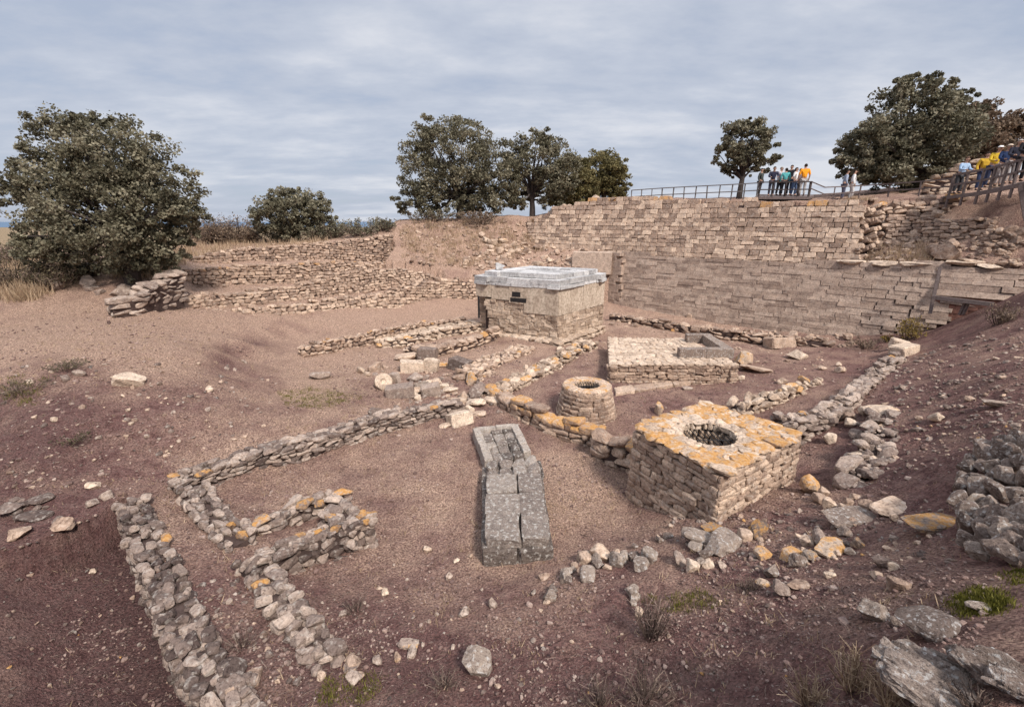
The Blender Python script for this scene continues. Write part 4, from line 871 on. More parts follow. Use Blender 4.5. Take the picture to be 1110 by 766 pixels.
 ('stone_block', 847, 376, 27, 9, 'pale block lying on the back floor below the leaning wall', 'stone block', 'warm', 'blk', .7, 0),
 ('rock', 865, 389, 19, 9, 'tan stone on the back floor nearer than the pale block', 'rock', 'tan', 'hi', .8, .2),
 ('rock', 806, 394, 20, 13, 'cream and orange boulder at the right end of the paved platform', 'boulder', 'tan', 'hi', .9, .9),
 ('stone_slab', 822, 404, 34, 6, 'long thin slab on the floor right of the paved platform', 'stone slab', 'warm', 'slab', .7, 0),
 ('rock', 803, 412, 9, 5, 'white chip on the floor below the paved platform', 'rock', 'tan', 'hi', 1, 0),
 ('rock', 715, 448, 13, 12, 'orange faced stone standing between the two wells', 'rock', 'tan', 'hi', .8, .95),
 ('stone_slab', 745, 423, 12, 4, 'flat grey chip near the paved platform kerb', 'stone slab', 'grey', 'slab', .8, 0),
 ('stone_slab', 1026, 349, 34, 9, 'pale slab leaning at the mouth of the timber propped hole', 'stone slab', 'tan', 'slab', .95, 0),
 ('stone_slab', 1040, 340, 22, 6, 'shorter pale slab above the one at the mouth of the hole', 'stone slab', 'tan', 'slab', .9, 0),
 ('rock', 1030, 282, 34, 16, 'rough grey lump of masonry on the ledge over the open seam', 'boulder', 'warm', 'hi', .4, 0),
 # bottom right
 ('boulder', 952, 673, 32, 17, 'angular pinkish boulder at the bottom right beside the dark faced one', 'boulder', 'lichen', 'hi', .75, 0),
 ('boulder', 1012, 690, 66, 24, 'big boulder with a dark shadowed left face at the bottom right', 'boulder', 'outcrop', 'hi', .5, 0),
 ('rock', 972, 678, 12, 8, 'small stone wedged between the angular and the dark faced boulders', 'rock', 'lichen', 'hi', .6, 0),
 ('rock', 974, 640, 22, 14, 'brownish half buried rock above the angular pinkish boulder', 'rock', 'warm', 'hi', .35, 0),
 ('rock', 1063, 662, 22, 8, 'pale stone lying in the green moss patch', 'rock', 'lichen', 'slab', .9, 0),
 ('rock', 1098, 592, 34, 20, 'pale boulder fallen below the boulder heap at the right edge', 'boulder', 'lichen', 'hi', .8, 0),
 ('rock', 1066, 600, 26, 10, 'flat pale stone at the foot of the boulder heap', 'rock', 'lichen', 'slab', .8, 0),
]
for s in ST:
    nm, px, py, w_, h_, lb, ct, mt, kd, tn, lc_ = s
    if kd == 'slab': h_ *= .68
    rock(nm, px, py, w_, h_, lb, ct, mt, kd, tn, lc_ * 1.05, deep=.62 if kd in ('blk', 'ash', 'slab') else .85, rz=random.gauss(0, .3) if kd in ('blk', 'ash', 'slab') else None, tilt=.12)
# column drum and hollow ring in the heap
p, k = spot(415, 422)
b = MB(); n = 20; ax = np.array([.35, -.8, .5]); ax /= np.linalg.norm(ax); u_ = np.cross(ax, [0, 0, 1]); u_ /= np.linalg.norm(u_); v_ = np.cross(u_, ax); V = []
for tt, rr in ((-.16, 0), (-.16, .30), (0, .31), (.15, .30), (.17, .27), (.17, .10), (.13, .07), (.13, 0)):
    V += [ax * tt + (u_ * math.cos(2 * math.pi * i / n) + v_ * math.sin(2 * math.pi * i / n)) * rr * random.uniform(.95, 1.04) for i in range(n)]
b.add(V, [[q_ * n + i, q_ * n + (i + 1) % n, (q_ + 1) * n + (i + 1) % n, (q_ + 1) * n + i] for q_ in range(7) for i in range(n)], (.85, 0, .5))
o = b.build('column_drum', M['tan']); o.location = p + [0, .1, .2]; tag(o, 'round cream column drum leaning at the left of the block heap', 'column drum')
p, k = spot(458, 420)
b = MB()
for i in range(9):
    a = 2 * math.pi * i / 9; b.inst('rub', [math.cos(a) * .22, math.sin(a) * .17, .02], eul(0, .2, a + 1.57), (.095, .07, .11), (.8, .0, .5))
o = b.build('stone_ring', M['lichen']); o.location = p + [0, 0, .05]; tag(o, 'hollow grey stone ring in the middle of the block heap', 'stone ring')
# large outcrop slabs at the bottom right
Tout = []
for q_ in range(3): Tout.append(rock_template(44, 4.5, 6, .09, np.random.default_rng(50 + q_)))
def big(name, c, sc, e, label, tone, ti):
    V, Q = Tout[ti]; V = V * np.array(sc)
    n_ = np.abs(fbm(V[:, 0] * 3 + V[:, 2] * 5, V[:, 1] * 17 + V[:, 0] * 3, 4)); V = V - np.array([0, 0, 1]) * (n_ * .10 * (V[:, 2] > -.02))[:, None] + np.sign(V) * (fbm(V[:, 0] * 7, V[:, 1] * 9 + V[:, 2] * 9, 3) * .045)[:, None]
    mb = MB(); mb.add(V @ eul(*e).T, Q, (tone, 0, .5)); o = mb.build(name, M['outcrop'], smooth=False); o.location = c; tag(o, label, 'rock')
p = hit(1048, 762); big('rock_slab', p + [0.04, .0, -.02], (.54, .26, .06), (.1, .12, -.75), 'broad ridged pale rock slab filling the bottom right corner', .8, 0)
p = hit(1098, 742); big('rock_slab', p + [.05, .03, -.02], (.34, .15, .06), (.05, .2, -.6), 'smoother pinkish grey slab behind the broad ridged slab at bottom right', .55, 1)
p = hit(1130, 760); big('rock_slab', p + [.12, .0, -.02], (.4, .13, .06), (.1, .15, -.5), 'long grey slab cut by the right edge beside the ridged slab', .6, 2)
# boulder heap on the right slope
k_ = 0
for row, (y0, y1, x0) in enumerate(((607, 622, 1048), (594, 609, 1042), (581, 596, 1037), (568, 583, 1034), (555, 570, 1033), (542, 557, 1034), (529, 544, 1036), (517, 530, 1040), (506, 517, 1048), (496, 504, 1060), (488, 492, 1078))):
    x = x0 + random.uniform(-4, 4)
    while x < 1135:
        w_ = random.uniform(16, 29); t_ = (x - x0) / 95
        py = lerp(y0, y1, t_) + random.uniform(-3, 3) - (14 * t_ if row > 5 else 0)
        o = rock('boulder', x + w_ / 2, py, w_ * .98, w_ * random.uniform(.62, .85), 'grey speckled boulder packed into the loose heap at the right edge', 'boulder', 'lichen', 'hi', random.uniform(.25, .8), .5 if random.random() < .06 else 0, tilt=.4, group='boulders packed in the heap at the right edge', sink=.15)
        o.location.z += .05
        x += w_ * .76
# rubble spills: small groups that nothing tells apart
def spill(n, f, size, label, group, mat='grey', tone=(.4, 1), lich=.1, kinds=('hi', 'slab')):
    for i in range(n):
        px, py = f(); s = random.uniform(*size)
        rock('rock', px, py, s, s * random.uniform(.4, .75), label, 'rock', random.choice([mat, mat, 'warm']), random.choice(kinds), random.uniform(*tone), lich if random.random() < .12 else 0, group=group, tilt=.2)
def line(a, c, sx, sy): return lambda: (lambda t_: (lerp(a[0], c[0], t_) + random.gauss(0, sx), lerp(a[1], c[1], t_) + random.gauss(0, sy)))(random.random())
spill(20, line((640, 622), (715, 586), 9, 8), (7, 24), 'pale rounded stone in the small rubble heap in front of the long altar', 'stones of the small rubble heap before the long altar', 'lichen')
spill(14, line((560, 655), (640, 620), 10, 6), (6, 14), 'pale stone trailing from the small rubble heap toward the front', 'stones trailing from the small heap', 'lichen')
spill(5, line((682, 650), (692, 670), 5, 5), (8, 16), 'whitish stone by the grey dead weed in front', 'whitish stones by the dead weed', 'lichen', (.8, 1))
spill(22, line((735, 600), (940, 590), 12, 14), (7, 20), 'grey or tan stone in the scatter below the square well', 'scattered stones below the square well', 'lichen', lich=.9)
spill(22, line((700, 560), (700, 545), 4, 4), (5, 10), 'fallen stone at the left foot of the square well', 'fallen stones by the left foot of the square well') if False else None
spill(14, line((240, 735), (275, 755), 10, 9), (9, 26), 'grey stone fallen off the lower end of the broad rubble wall', 'stones fallen off the broad rubble wall', 'grey', (.1, .7))
spill(8, line((345, 720), (380, 735), 14, 8), (7, 20), 'stone at the lower end of the tapering stone line', 'stones at the end of the tapering line', 'grey', (.5, .95), .8)
spill(12, line((405, 410), (500, 445), 22, 6), (6, 14), 'small pale stone between the bigger blocks of the heap', 'small stones among the block heap', 'tan', (.6, 1), .4)
spill(6, line((530, 415), (640, 372), 8, 4), (5, 11), 'small stone beside the diagonal low wall', 'small stones beside the diagonal wall', 'tan', (.5, 1), .4)
spill(12, line((900, 540), (1010, 575), 14, 10), (6, 16), 'flat stone on the terraced right slope above the long slabs', 'flat stones on the right slope', 'warm', (.4, .95), .2)
spill(12, line((925, 445), (945, 510), 10, 10), (6, 16), 'tumbled stone at the edge of the hollow beside the square well', 'tumbled stones at the hollow', 'grey', (.3, .95))
spill(8, line((820, 425), (900, 405), 14, 5), (5, 11), 'pale stone strewn behind the square well', 'pale stones strewn behind the square well', 'tan', (.6, 1), .5)
spill(12, lambda: (random.uniform(0, 290), random.uniform(395, 520)), (3, 7), 'tiny pale stone on the dark left slope', 'tiny stones on the left slope', 'tan', (.5, 1))
spill(14, lambda: (random.uniform(330, 560), random.uniform(600, 760)), (3, 8), 'small stone strewn on the lower court floor', 'small stones on the lower court floor', 'grey', (.5, 1))
spill(10, lambda: (random.uniform(960, 1105), random.uniform(390, 480)), (4, 9), 'small stone strewn on the upper right slope', 'small stones on the upper right slope', 'grey', (.3, .9))
spill(9, line((690, 342), (930, 372), 10, 5), (5, 12), 'stone strewn along the foot of the leaning wall', 'stones along the foot of the leaning wall', 'warm', (.4, .95))
spill(16, lambda: (random.uniform(950, 1105), random.uniform(232, 282)), (5, 16), 'stone on the collapsed bank under the walkway', 'stones on the collapsed bank', 'warm', (.3, .95), .2)
spill(16, lambda: (random.uniform(520, 660), random.uniform(262, 295)), (5, 13), 'stone on the rubble bank behind the monument', 'stones on the bank behind the monument', 'tan', (.4, 1), .8)
spill(5, lambda: (random.uniform(440, 560), random.uniform(244, 285)), (4, 9), 'stone on the dry grassy bank under the largest middle tree', 'stones on the grassy bank', 'warm', (.3, .8))
spill(9, line((45, 308), (120, 322), 12, 5), (8, 18), 'grey stone below the scrub on the upper left', 'stones below the upper left scrub', 'grey', (.4, .9))

# ------------------------------------------------------------------ gravel, dead grass, sticks: uncountable
def scatter(n, r0, r1, a0, a1):
    r_ = np.exp(rng.uniform(math.log(r0), math.log(r1), n)); a = rng.uniform(a0, a1, n)
    x, y = r_ * np.sin(a), r_ * np.cos(a); return x, y, ground(x, y)
b = MB(); NG = 60000
x, y, g = scatter(NG, 2.6, 26, R(-52), R(52))
pat = fbm(x * .9, y * .9, 3)
keep = rng.random(NG) < np.clip((.62 - .5 * g[:, 1] + pat * 1.9), .06, 1); x, y, g, pat = x[keep], y[keep], g[keep], pat[keep]
dist = np.hypot(np.hypot(x, y), 5); sz = np.clip(rng.lognormal(-4.55, .55, len(x)) * (.5 + dist / 16), .006, .06)
ti = rng.integers(0, 16, len(x)); rz = rng.uniform(0, 6.28, len(x)); fl = rng.uniform(.35, .8, len(x)); el = rng.uniform(.55, 1, len(x)); tn = rng.beta(2.2, 2.6, len(x))
for k in range(16):
    m = np.where(ti == k)[0]; V, Q = T['peb'][k]
    c, s = np.cos(rz[m])[:, None], np.sin(rz[m])[:, None]
    X = V[None, :, 0] * sz[m, None]; Y = V[None, :, 1] * (sz[m] * el[m])[:, None]; Z = V[None, :, 2] * (sz[m] * fl[m])[:, None]
    W = np.stack([X * c - Y * s + x[m, None], X * s + Y * c + y[m, None], Z + (g[m, 0] + sz[m] * .2)[:, None]], 2).reshape(-1, 3)
    QQ = (Q[None] + (np.arange(len(m)) * len(V))[:, None, None]).reshape(-1, 4)
    A = np.repeat(np.stack([tn[m], np.zeros(len(m)), tn[m]], 1), len(V), 0); b.add(W, QQ, A)
M['pebble'] = stone_mat('pebbles', (.08, .05, .045), (.22, .145, .125), (.46, .36, .305), .1, .005, 4)
tag(b.build('gravel', M['pebble']), kind='stuff')

# small broken stone on the banks and slopes
b = MB()
def debris(poly, n, size, mat_tone):
    xs, ys = [q_[0] for q_ in poly], [q_[1] for q_ in poly]
    A = rng.uniform([min(xs), min(ys)], [max(xs), max(ys)], (n * 3, 2)); A = A[inpoly(A[:, 0], A[:, 1], poly)][:n]
    for px, py in A:
        p = hit(px, py); s_ = depth(p) / F * random.uniform(*size) * .5 * random.choice([.6, .8, 1, 1.3])
        b.inst('rub', p + [0, 0, s_ * .1], eul(random.gauss(0, .3), random.gauss(0, .3), random.uniform(0, 6)), (s_, s_ * random.uniform(.6, 1), s_ * random.uniform(.35, .7)), (random.uniform(*mat_tone), 1 if random.random() < .02 else 0, random.random()), 1 if p[1] > 17 or random.random() < .3 else 0)
debris([(935, 258), (1110, 250), (1110, 292), (940, 285)], 260, (3, 9), (.1, .9))
debris([(560, 262), (665, 272), (655, 296), (515, 300), (490, 285)], 300, (3, 8), (.2, 1)); debris([(430, 245), (570, 240), (590, 262), (510, 290), (440, 290)], 260, (2, 5), (.1, .8))
debris([(0, 395), (300, 390), (290, 500), (100, 530), (0, 530)], 260, (2, 5), (.1, .9)); debris([(950, 400), (1110, 350), (1110, 480), (1030, 500), (960, 520)], 420, (2, 6), (.1, .8))
debris([(0, 590), (110, 570), (200, 766), (0, 766)], 110, (2, 5), (0, .5)); debris([(330, 640), (640, 650), (960, 620), (1000, 690), (880, 766), (330, 766)], 260, (2, 5), (.05, .9))
debris([(720, 560), (1030, 540), (1040, 610), (740, 630)], 300, (2, 7), (.1, .9)); debris([(660, 345), (930, 368), (920, 378), (660, 352)], 160, (3, 7), (.2, .9)); debris([(400, 395), (540, 405), (545, 450), (430, 450)], 200, (3, 7), (.2, .9))
debris([(680, 345), (900, 375), (880, 420), (640, 380)], 120, (2, 4), (.3, 1)); debris([(195, 625), (260, 620), (340, 740), (270, 740)], 120, (3, 7), (.1, .8)); debris([(200, 268), (430, 262), (425, 282), (210, 284)], 200, (2, 5), (.2, .9))
tag(b.build('rubble', [M['grey'], M['warm']]), kind='stuff')

def blades(mb, x, y, z, h, wd, lean, tone):
    n = len(x); a = rng.uniform(0, 6.28, n); l = rng.uniform(0, lean, n); d = rng.uniform(0, 6.28, n)
    wx, wy = np.cos(a) * wd, np.sin(a) * wd; tx, ty = np.cos(d) * l * h, np.sin(d) * l * h
    P = np.stack([np.stack([x - wx, y - wy, z - .01], 1), np.stack([x + wx, y + wy, z - .01], 1), np.stack([x + wx * .3 + tx, y + wy * .3 + ty, z + h], 1), np.stack([x - wx * .3 + tx, y - wy * .3 + ty, z + h], 1)], 1).reshape(-1, 3)
    A = np.repeat(np.stack([tone, 0 * tone, 0 * tone], 1), 4, 0); mb.add(P, np.arange(4 * n).reshape(-1, 4), A)
def tufts(mb, cx, cy, nb, spread, h, wd, lean=.8, tone=(.1, 1)):
    x = np.repeat(cx, nb) + rng.normal(0, spread, len(cx) * nb); y = np.repeat(cy, nb) + rng.normal(0, spread, len(cx) * nb)
    z = ground(x, y)[:, 0]; hh = np.repeat(rng.uniform(*h, len(cx)), nb) * rng.uniform(.5, 1.2, len(x))
    blades(mb, x, y, z, hh, wd * rng.uniform(.6, 1.5, len(x)), lean, rng.uniform(*tone, len(x)))
def pxarea(n, poly):
    xs, ys = [q_[0] for q_ in poly], [q_[1] for q_ in poly]; out = []
    A = rng.uniform([min(xs), min(ys)], [max(xs), max(ys)], (n * 4, 2)); A = A[inpoly(A[:, 0], A[:, 1], poly)][:n]
    for px, py in A: out.append(hit(px, py))
    return np.array(out)
dg = MB(); 
x, y, g = scatter(17000, 3, 32, R(-52), R(52)); keep = rng.random(17000) < np.clip(g[:, 1] * 1.2 - .3 + fbm(x, y, 2) * .9, .03, 1)
tufts(dg, x[keep], y[keep], 6, .05, (.03, .10), .006, 1.2, (.2, .9))
for poly, n, h, wd in (([(0, 296), (70, 300), (190, 290), (200, 275), (120, 290), (0, 285)], 260, (.25, .6), .012), ([(120, 300), (160, 285), (215, 262), (270, 258), (270, 268), (200, 285), (170, 305)], 260, (.25, .5), .012), ([(270, 262), (300, 258), (360, 262), (330, 268), (270, 270)], 120, (.2, .45), .012),
                       ([(430, 240), (570, 240), (600, 270), (520, 290), (440, 285)], 420, (.12, .4), .014), ([(905, 268), (1000, 265), (1010, 284), (910, 284)], 160, (.1, .3), .012), ([(0, 305), (60, 318), (30, 328), (0, 325)], 90, (.3, .6), .012)):
    P = pxarea(n, poly); tufts(dg, P[:, 0], P[:, 1], 14, .16, h, wd, .7)
tag(dg.build('dry_grass', M['straw']), kind='stuff')
gg = MB()
for poly, n, h in (([(1030, 652), (1060, 636), (1092, 650), (1085, 664), (1045, 668)], 420, (.02, .05)), ([(690, 650), (760, 640), (790, 660), (730, 668)], 90, (.03, .08)), ([(300, 425), (340, 420), (395, 432), (350, 445), (310, 440)], 320, (.03, .08)), ([(350, 735), (420, 728), (400, 764), (345, 764)], 120, (.02, .07)), ([(1090, 620), (1110, 618), (1110, 634), (1096, 634)], 60, (.02, .05)), ([(0, 405), (50, 410), (40, 440), (0, 440)], 60, (.05, .14))):
    P = pxarea(n, poly); tufts(gg, P[:, 0], P[:, 1], 9, .035, h, .004, 1.0, (0, 1))
tag(gg.build('grass', M['green']), kind='stuff')
tw = MB(); x, y, g = scatter(10000, 2.6, 16, R(-52), R(52)); keep = rng.random(10000) < np.clip(.35 + fbm(x * .8 + 9, y * .8, 2) * 1.3, .03, 1)
for xx, yy, zz in zip(x[keep], y[keep], g[keep, 0]):
    L = random.uniform(.03, .16) ; a = random.uniform(0, 6.28); r_ = math.hypot(xx, yy); q0 = np.array([xx, yy, zz + .006]); dr = np.array([math.cos(a), math.sin(a), random.uniform(-.05, .25)]) * L
    tw.tube([q0 - dr / 2 + [0, 0, .004], q0 + [random.gauss(0, L * .1), random.gauss(0, L * .1), .008], q0 + dr / 2 + [0, 0, .004]], .0014 + .00025 * r_, 3, (random.random(), 0, 0))
tag(tw.build('litter', M['twig']), kind='stuff')

# ------------------------------------------------------------------ weeds and shrubs
def weed(px, py, wpx, hpx, label, n=60, mat='twig', name='dead_weed', group=None, leaf=0, lmat=None, th=1.0):
    p, k = spot(px, py); Wd, Hh = wpx * k / 2, hpx * k
    mb = MB(); tips = []
    for i in range(n):
        a = random.uniform(0, 6.28); rr = Wd * random.random() ** .6; h = Hh * random.uniform(.4, 1)
        q0 = np.array([math.cos(a) * rr * .35, math.sin(a) * rr * .35, -.03]); q2 = np.array([math.cos(a) * rr, math.sin(a) * rr, h * (1 - .35 * rr / Wd)]); q1 = (q0 + q2) / 2 + np.random.default_rng(i).normal(0, Wd * .07, 3)
        tn = (random.random(), 0, 0); mb.tube([q0, q1, q2], np.array([.0035, .0025, .0012]) * th * (1 + p[1] * .08), 3, tn)
        for _ in range(2):
            s_ = lerp(q1, q2, random.random()); e_ = s_ + np.array([random.gauss(0, 1), random.gauss(0, 1), abs(random.gauss(0, 1))]) * Hh * .14
            mb.tube([s_, e_], .0014 * th * (1 + p[1] * .08), 3, tn); tips.append(e_)
        tips.append(q2); tips.append(q1)
    r_ = empty(name, p, label, 'shrub' if leaf else 'weed', group)
    o = mb.build('stems', M[mat], r_)
    if leaf:
        lb = MB(); P = np.array(tips); P = P[rng.integers(0, len(P), leaf)] + rng.normal(0, Hh * .05, (leaf, 3)); leaves(lb, P, max(.035, 1.6 * k), rng.random(leaf)); lb.build('foliage', M[lmat], r_)
def leaves(mb, P, size, tone):
    n = len(P); u = rng.normal(size=(n, 3)); u /= np.linalg.norm(u, axis=1)[:, None]; w = rng.normal(size=(n, 3)); w = np.cross(u, w); w /= np.linalg.norm(w, axis=1)[:, None] + 1e-9
    s = size * rng.uniform(.6, 1.4, n)[:, None]; u = u * s * .5; w = w * s * .32
    V = np.stack([P - u, P + w, P + u, P - w], 1).reshape(-1, 3)
    mb.add(V, np.arange(4 * n).reshape(-1, 4), np.repeat(np.stack([tone, 0 * tone, 0 * tone], 1), 4, 0))
for a in [(706, 690, 40, 60, 'tall grey dead weed in the front centre'), (700, 758, 70, 50, 'tangled grey dead weed at the bottom edge, front centre'), (650, 764, 60, 26, 'low dead brush left of the tangled grey weed at the bottom edge')]: weed(*a, n=70, th=1.3)
for a in [(925, 745, 60, 50, 'rust brown dead weed beside the broad ridged slab'), (880, 762, 60, 34, 'dark dead brush at the bottom edge left of the rust brown weed'), (965, 764, 60, 36, 'straw coloured dead weed at the bottom edge before the ridged slab'), (1060, 768, 70, 18, 'low dry weed growing at the foot of the bottom right slabs')]: weed(*a, n=90, th=1.2, mat='straw' if 'straw' in a[4] or 'rust' in a[4] else 'twig')
for a in [(262, 700, 40, 22, 'dark dead weed between the broad wall and the tapering stone line'), (330, 672, 30, 16, 'low dead weed beside the tapering stone line'), (385, 662, 34, 20, 'dark dry weed on the floor right of the tapering stone line'), (480, 745, 46, 22, 'brown dry weed left of the rough pale boulder at the bottom'), (812, 640, 30, 18, 'thin dead weed among the scatter below the square well')]: weed(*a, n=50)
for a in [(20, 312, 80, 38, 'olive brown scrub bush at the far left edge of the plateau'), (62, 312, 56, 32, 'olive scrub bush right of the one at the far left edge'), (25, 285, 60, 24, 'pale scrub behind the olive bushes on the far left'), (92, 300, 40, 18, 'reddish low scrub under the big left tree')]: weed(*a, n=120, mat='twig', name='scrub_bush', leaf=2600, lmat='shrub', th=2.2)
for a in [(20, 425, 70, 14, 'flat dark scrub patch on the left slope below the plateau'), (72, 400, 40, 10, 'small dry scrub near the top of the left slope'), (80, 478, 40, 8, 'low dark scrub clump in the middle of the left slope')]: weed(*a, n=60, name='scrub_bush', leaf=500, lmat='shrub', th=1.2)
weed(984, 369, 24, 28, 'yellow green bush at the right foot of the leaning wall', 40, name='bush', leaf=900, lmat='yellowbush', th=1.5)
weed(962, 371, 16, 8, 'low yellowish plant left of the yellow green bush', 20, name='bush', leaf=200, lmat='yellowbush', th=1.5)
weed(940, 378, 44, 12, 'reddish brown dry brush at the end of the leaning wall base', 60, name='bush', leaf=500, lmat='brown', th=1.2)
weed(1082, 352, 34, 26, 'dark dry bush on the right slope below the timber hole', 60, name='bush', leaf=700, lmat='brown', th=1.2)
for a in [(258, 262, 50, 30, 'brown shrub midway between the big left tree and the round tree'), (232, 263, 40, 30, 'brown shrub behind the skirt of the big left tree'), (245, 262, 46, 18, 'low brownish shrub between the big left tree and the round tree'), (272, 263, 30, 16, 'rusty shrub touching the left of the round tree'), (222, 263, 36, 22, 'dark shrub at the right skirt of the big left tree')]: weed(*a, n=60, name='shrub', leaf=1500, lmat='brown', th=2)
for a in [(300, 262, 60, 18, 'low olive shrub at the left foot of the round tree'), (415, 250, 36, 14, 'small olive shrub where the hedge line meets the grassy bank'), (345, 260, 40, 16, 'low green shrub in front of the round tree'), (362, 258, 44, 20, 'dark green shrub at the right foot of the round tree'), (390, 256, 42, 18, 'olive shrub at the end of the hedge line before the grassy bank')]: weed(*a, n=60, name='shrub', leaf=1700, lmat='oak', th=2)
weed(470, 240, 70, 16, 'dark undergrowth shrub below the largest middle tree', 60, name='shrub', leaf=1500, lmat='oak', th=2); weed(520, 243, 60, 16, 'reddish undergrowth shrub on the bank under the largest middle tree', 60, name='shrub', leaf=1300, lmat='brown', th=2)

# ------------------------------------------------------------------ trees
def tree(label, Y, ells, base, fork, n_leaf, size, mat, name='tree', group='trees on the skyline', trunk_r=.22, ncl=None, core=.5, cat='tree'):
    bp = D(base[0], base[1], Y); bp[2] = min(bp[2], gh(bp[0], bp[1])) - .1
    rt = empty(name, bp, label, cat, group)
    E = []
    for e in ells:
        px, py, rx, ry = e[:4]; c = D(px, py, Y + (e[4] if len(e) > 4 else 0)); k = depth(c) / F; E.append((c - bp, np.array([rx * k, (rx + ry) * .5 * k, ry * k])))
    wt = np.array([(r_[0] * r_[2]) for c, r_ in E]); wt /= wt.sum()
    ncl = ncl or int(n_leaf / 24)
    ci = rng.choice(len(E), ncl, p=wt); cl = []; cr = []
    for i in ci:
        c, r_ = E[i]; d = rng.normal(size=3); d /= np.linalg.norm(d)
        rad = rng.uniform(core, 1.0) ** .6; cl.append(c + d * r_ * rad * rng.uniform(.82, 1.16)); cr.append(min(r_) * rng.uniform(.11, .27))
    cl = np.array(cl); cr = np.array(cr)
    n_leaf = int(n_leaf * 3.3); size *= .82; li = rng.integers(0, ncl, n_leaf); d = rng.normal(size=(n_leaf, 3)); d *= (rng.random(n_leaf) ** .45 / np.linalg.norm(d, axis=1))[:, None] * 1.15; d *= np.array([1, 1, .75])
    P = cl[li] + d * cr[li][:, None]
    P[:, 2] = np.maximum(P[:, 2], .05)
    ct = rng.random(ncl); tone = np.clip(ct[li] * .55 + rng.random(n_leaf) * .45, 0, 1)
    lb = MB(); leaves(lb, P, size, tone)
    lb.build('crown', M[mat], rt)
    tb = MB(); fk = D(fork[0], fork[1], Y) - bp
    pts = [np.array([0, 0, -.2]), fk * .5 + [random.gauss(0, .06), random.gauss(0, .06), 0], fk]; tb.tube(pts, [trunk_r * 1.25, trunk_r, trunk_r * .8], 8)
    for i in rng.choice(ncl, min(ncl, 40), replace=False):
        q = cl[i]; m_ = lerp(fk, q, .5) + np.array([random.gauss(0, .2), random.gauss(0, .2), -.05 * np.linalg.norm(q - fk)])
        s0 = lerp(pts[1], fk, random.uniform(.4, 1)); tb.tube([s0, lerp(s0, m_, .55) + [0, 0, .08], m_, q], [trunk_r * .5, trunk_r * .36, trunk_r * .22, trunk_r * .08], 5)
    tb.build('trunk', M['bark'], rt)
tree('huge dense dark oak filling the upper left', 20.5, [(78, 168, 42, 46), (125, 172, 50, 48), (60, 222, 44, 46), (120, 235, 62, 56), (170, 210, 42, 44), (150, 262, 38, 34), (195, 240, 28, 24), (38, 205, 30, 34), (60, 255, 40, 26), (95, 140, 38, 18), (190, 225, 26, 26), (205, 215, 12, 12), (22, 190, 12, 12), (150, 284, 36, 20), (105, 272, 55, 24), (62, 272, 42, 20), (185, 265, 26, 20)], (140, 292), (135, 245), 25000, .15, 'oak', trunk_r=.28, group=None, core=.35)
tree('round bushy tree on the left skyline', 36, [(318, 232, 38, 26), (345, 236, 18, 22), (292, 236, 19, 20), (320, 216, 26, 12)], (322, 262), (321, 246), 7000, .2, 'oak', trunk_r=.16, group=None)
tree('largest of the middle trees, on the grassy bank', 40, [(490, 172, 48, 40), (455, 190, 28, 36), (534, 190, 31, 41), (500, 205, 45, 26), (488, 140, 32, 18), (445, 215, 20, 16), (520, 215, 30, 16), (455, 224, 26, 12), (520, 226, 28, 10), (488, 230, 36, 8), (548, 200, 16, 26), (470, 160, 26, 22)], (498, 240), (496, 208), 15000, .21, 'oak', ncl=620, trunk_r=.26, group=None)
tree('second of the middle trees, with a visible forked trunk', 41.5, [(582, 172, 34, 28), (560, 190, 18, 36), (606, 187, 25, 33), (583, 155, 24, 14), (598, 210, 16, 16), (562, 218, 14, 12)], (577, 240), (576, 208), 7500, .21, 'oak', ncl=330, trunk_r=.24, group=None)
tree('yellowish green tree right of the forked middle tree', 43, [(620, 196, 25, 28), (608, 212, 18, 18), (632, 205, 16, 22)], (616, 232), (616, 215), 6500, .21, 'oak2', ncl=280, trunk_r=.2, group=None)
tree('small tree at the right end of the middle trees beside the wall', 45, [(652, 186, 22, 23), (666, 196, 17, 25), (640, 202, 18, 20), (672, 200, 11, 20)], (655, 225), (655, 208), 8500, .2, 'oak2', ncl=380, trunk_r=.2, group=None)
tree('small lone tree standing behind the railing', 34, [(808, 152, 26, 22), (790, 170, 18, 16), (826, 166, 19, 18), (806, 178, 28, 10), (810, 138, 16, 10), (800, 188, 20, 5)], (801, 214), (806, 186), 5200, .2, 'oak', trunk_r=.17, group=None)
tree('great broad tree behind the walkway on the right', 31, [(985, 130, 40, 40), (950, 160, 38, 32), (1010, 155, 40, 44), (975, 180, 48, 28), (995, 98, 30, 18), (925, 175, 26, 20), (1030, 120, 16, 26)], (985, 212), (984, 180), 17000, .2, 'oak', trunk_r=.35, group=None)
tree('brownish thinner tree right of the great broad tree', 33, [(1060, 150, 28, 32), (1085, 155, 24, 28), (1060, 122, 16, 12), (1095, 140, 14, 16)], (1070, 200), (1070, 168), 8000, .2, 'brown', trunk_r=.2, group=None)

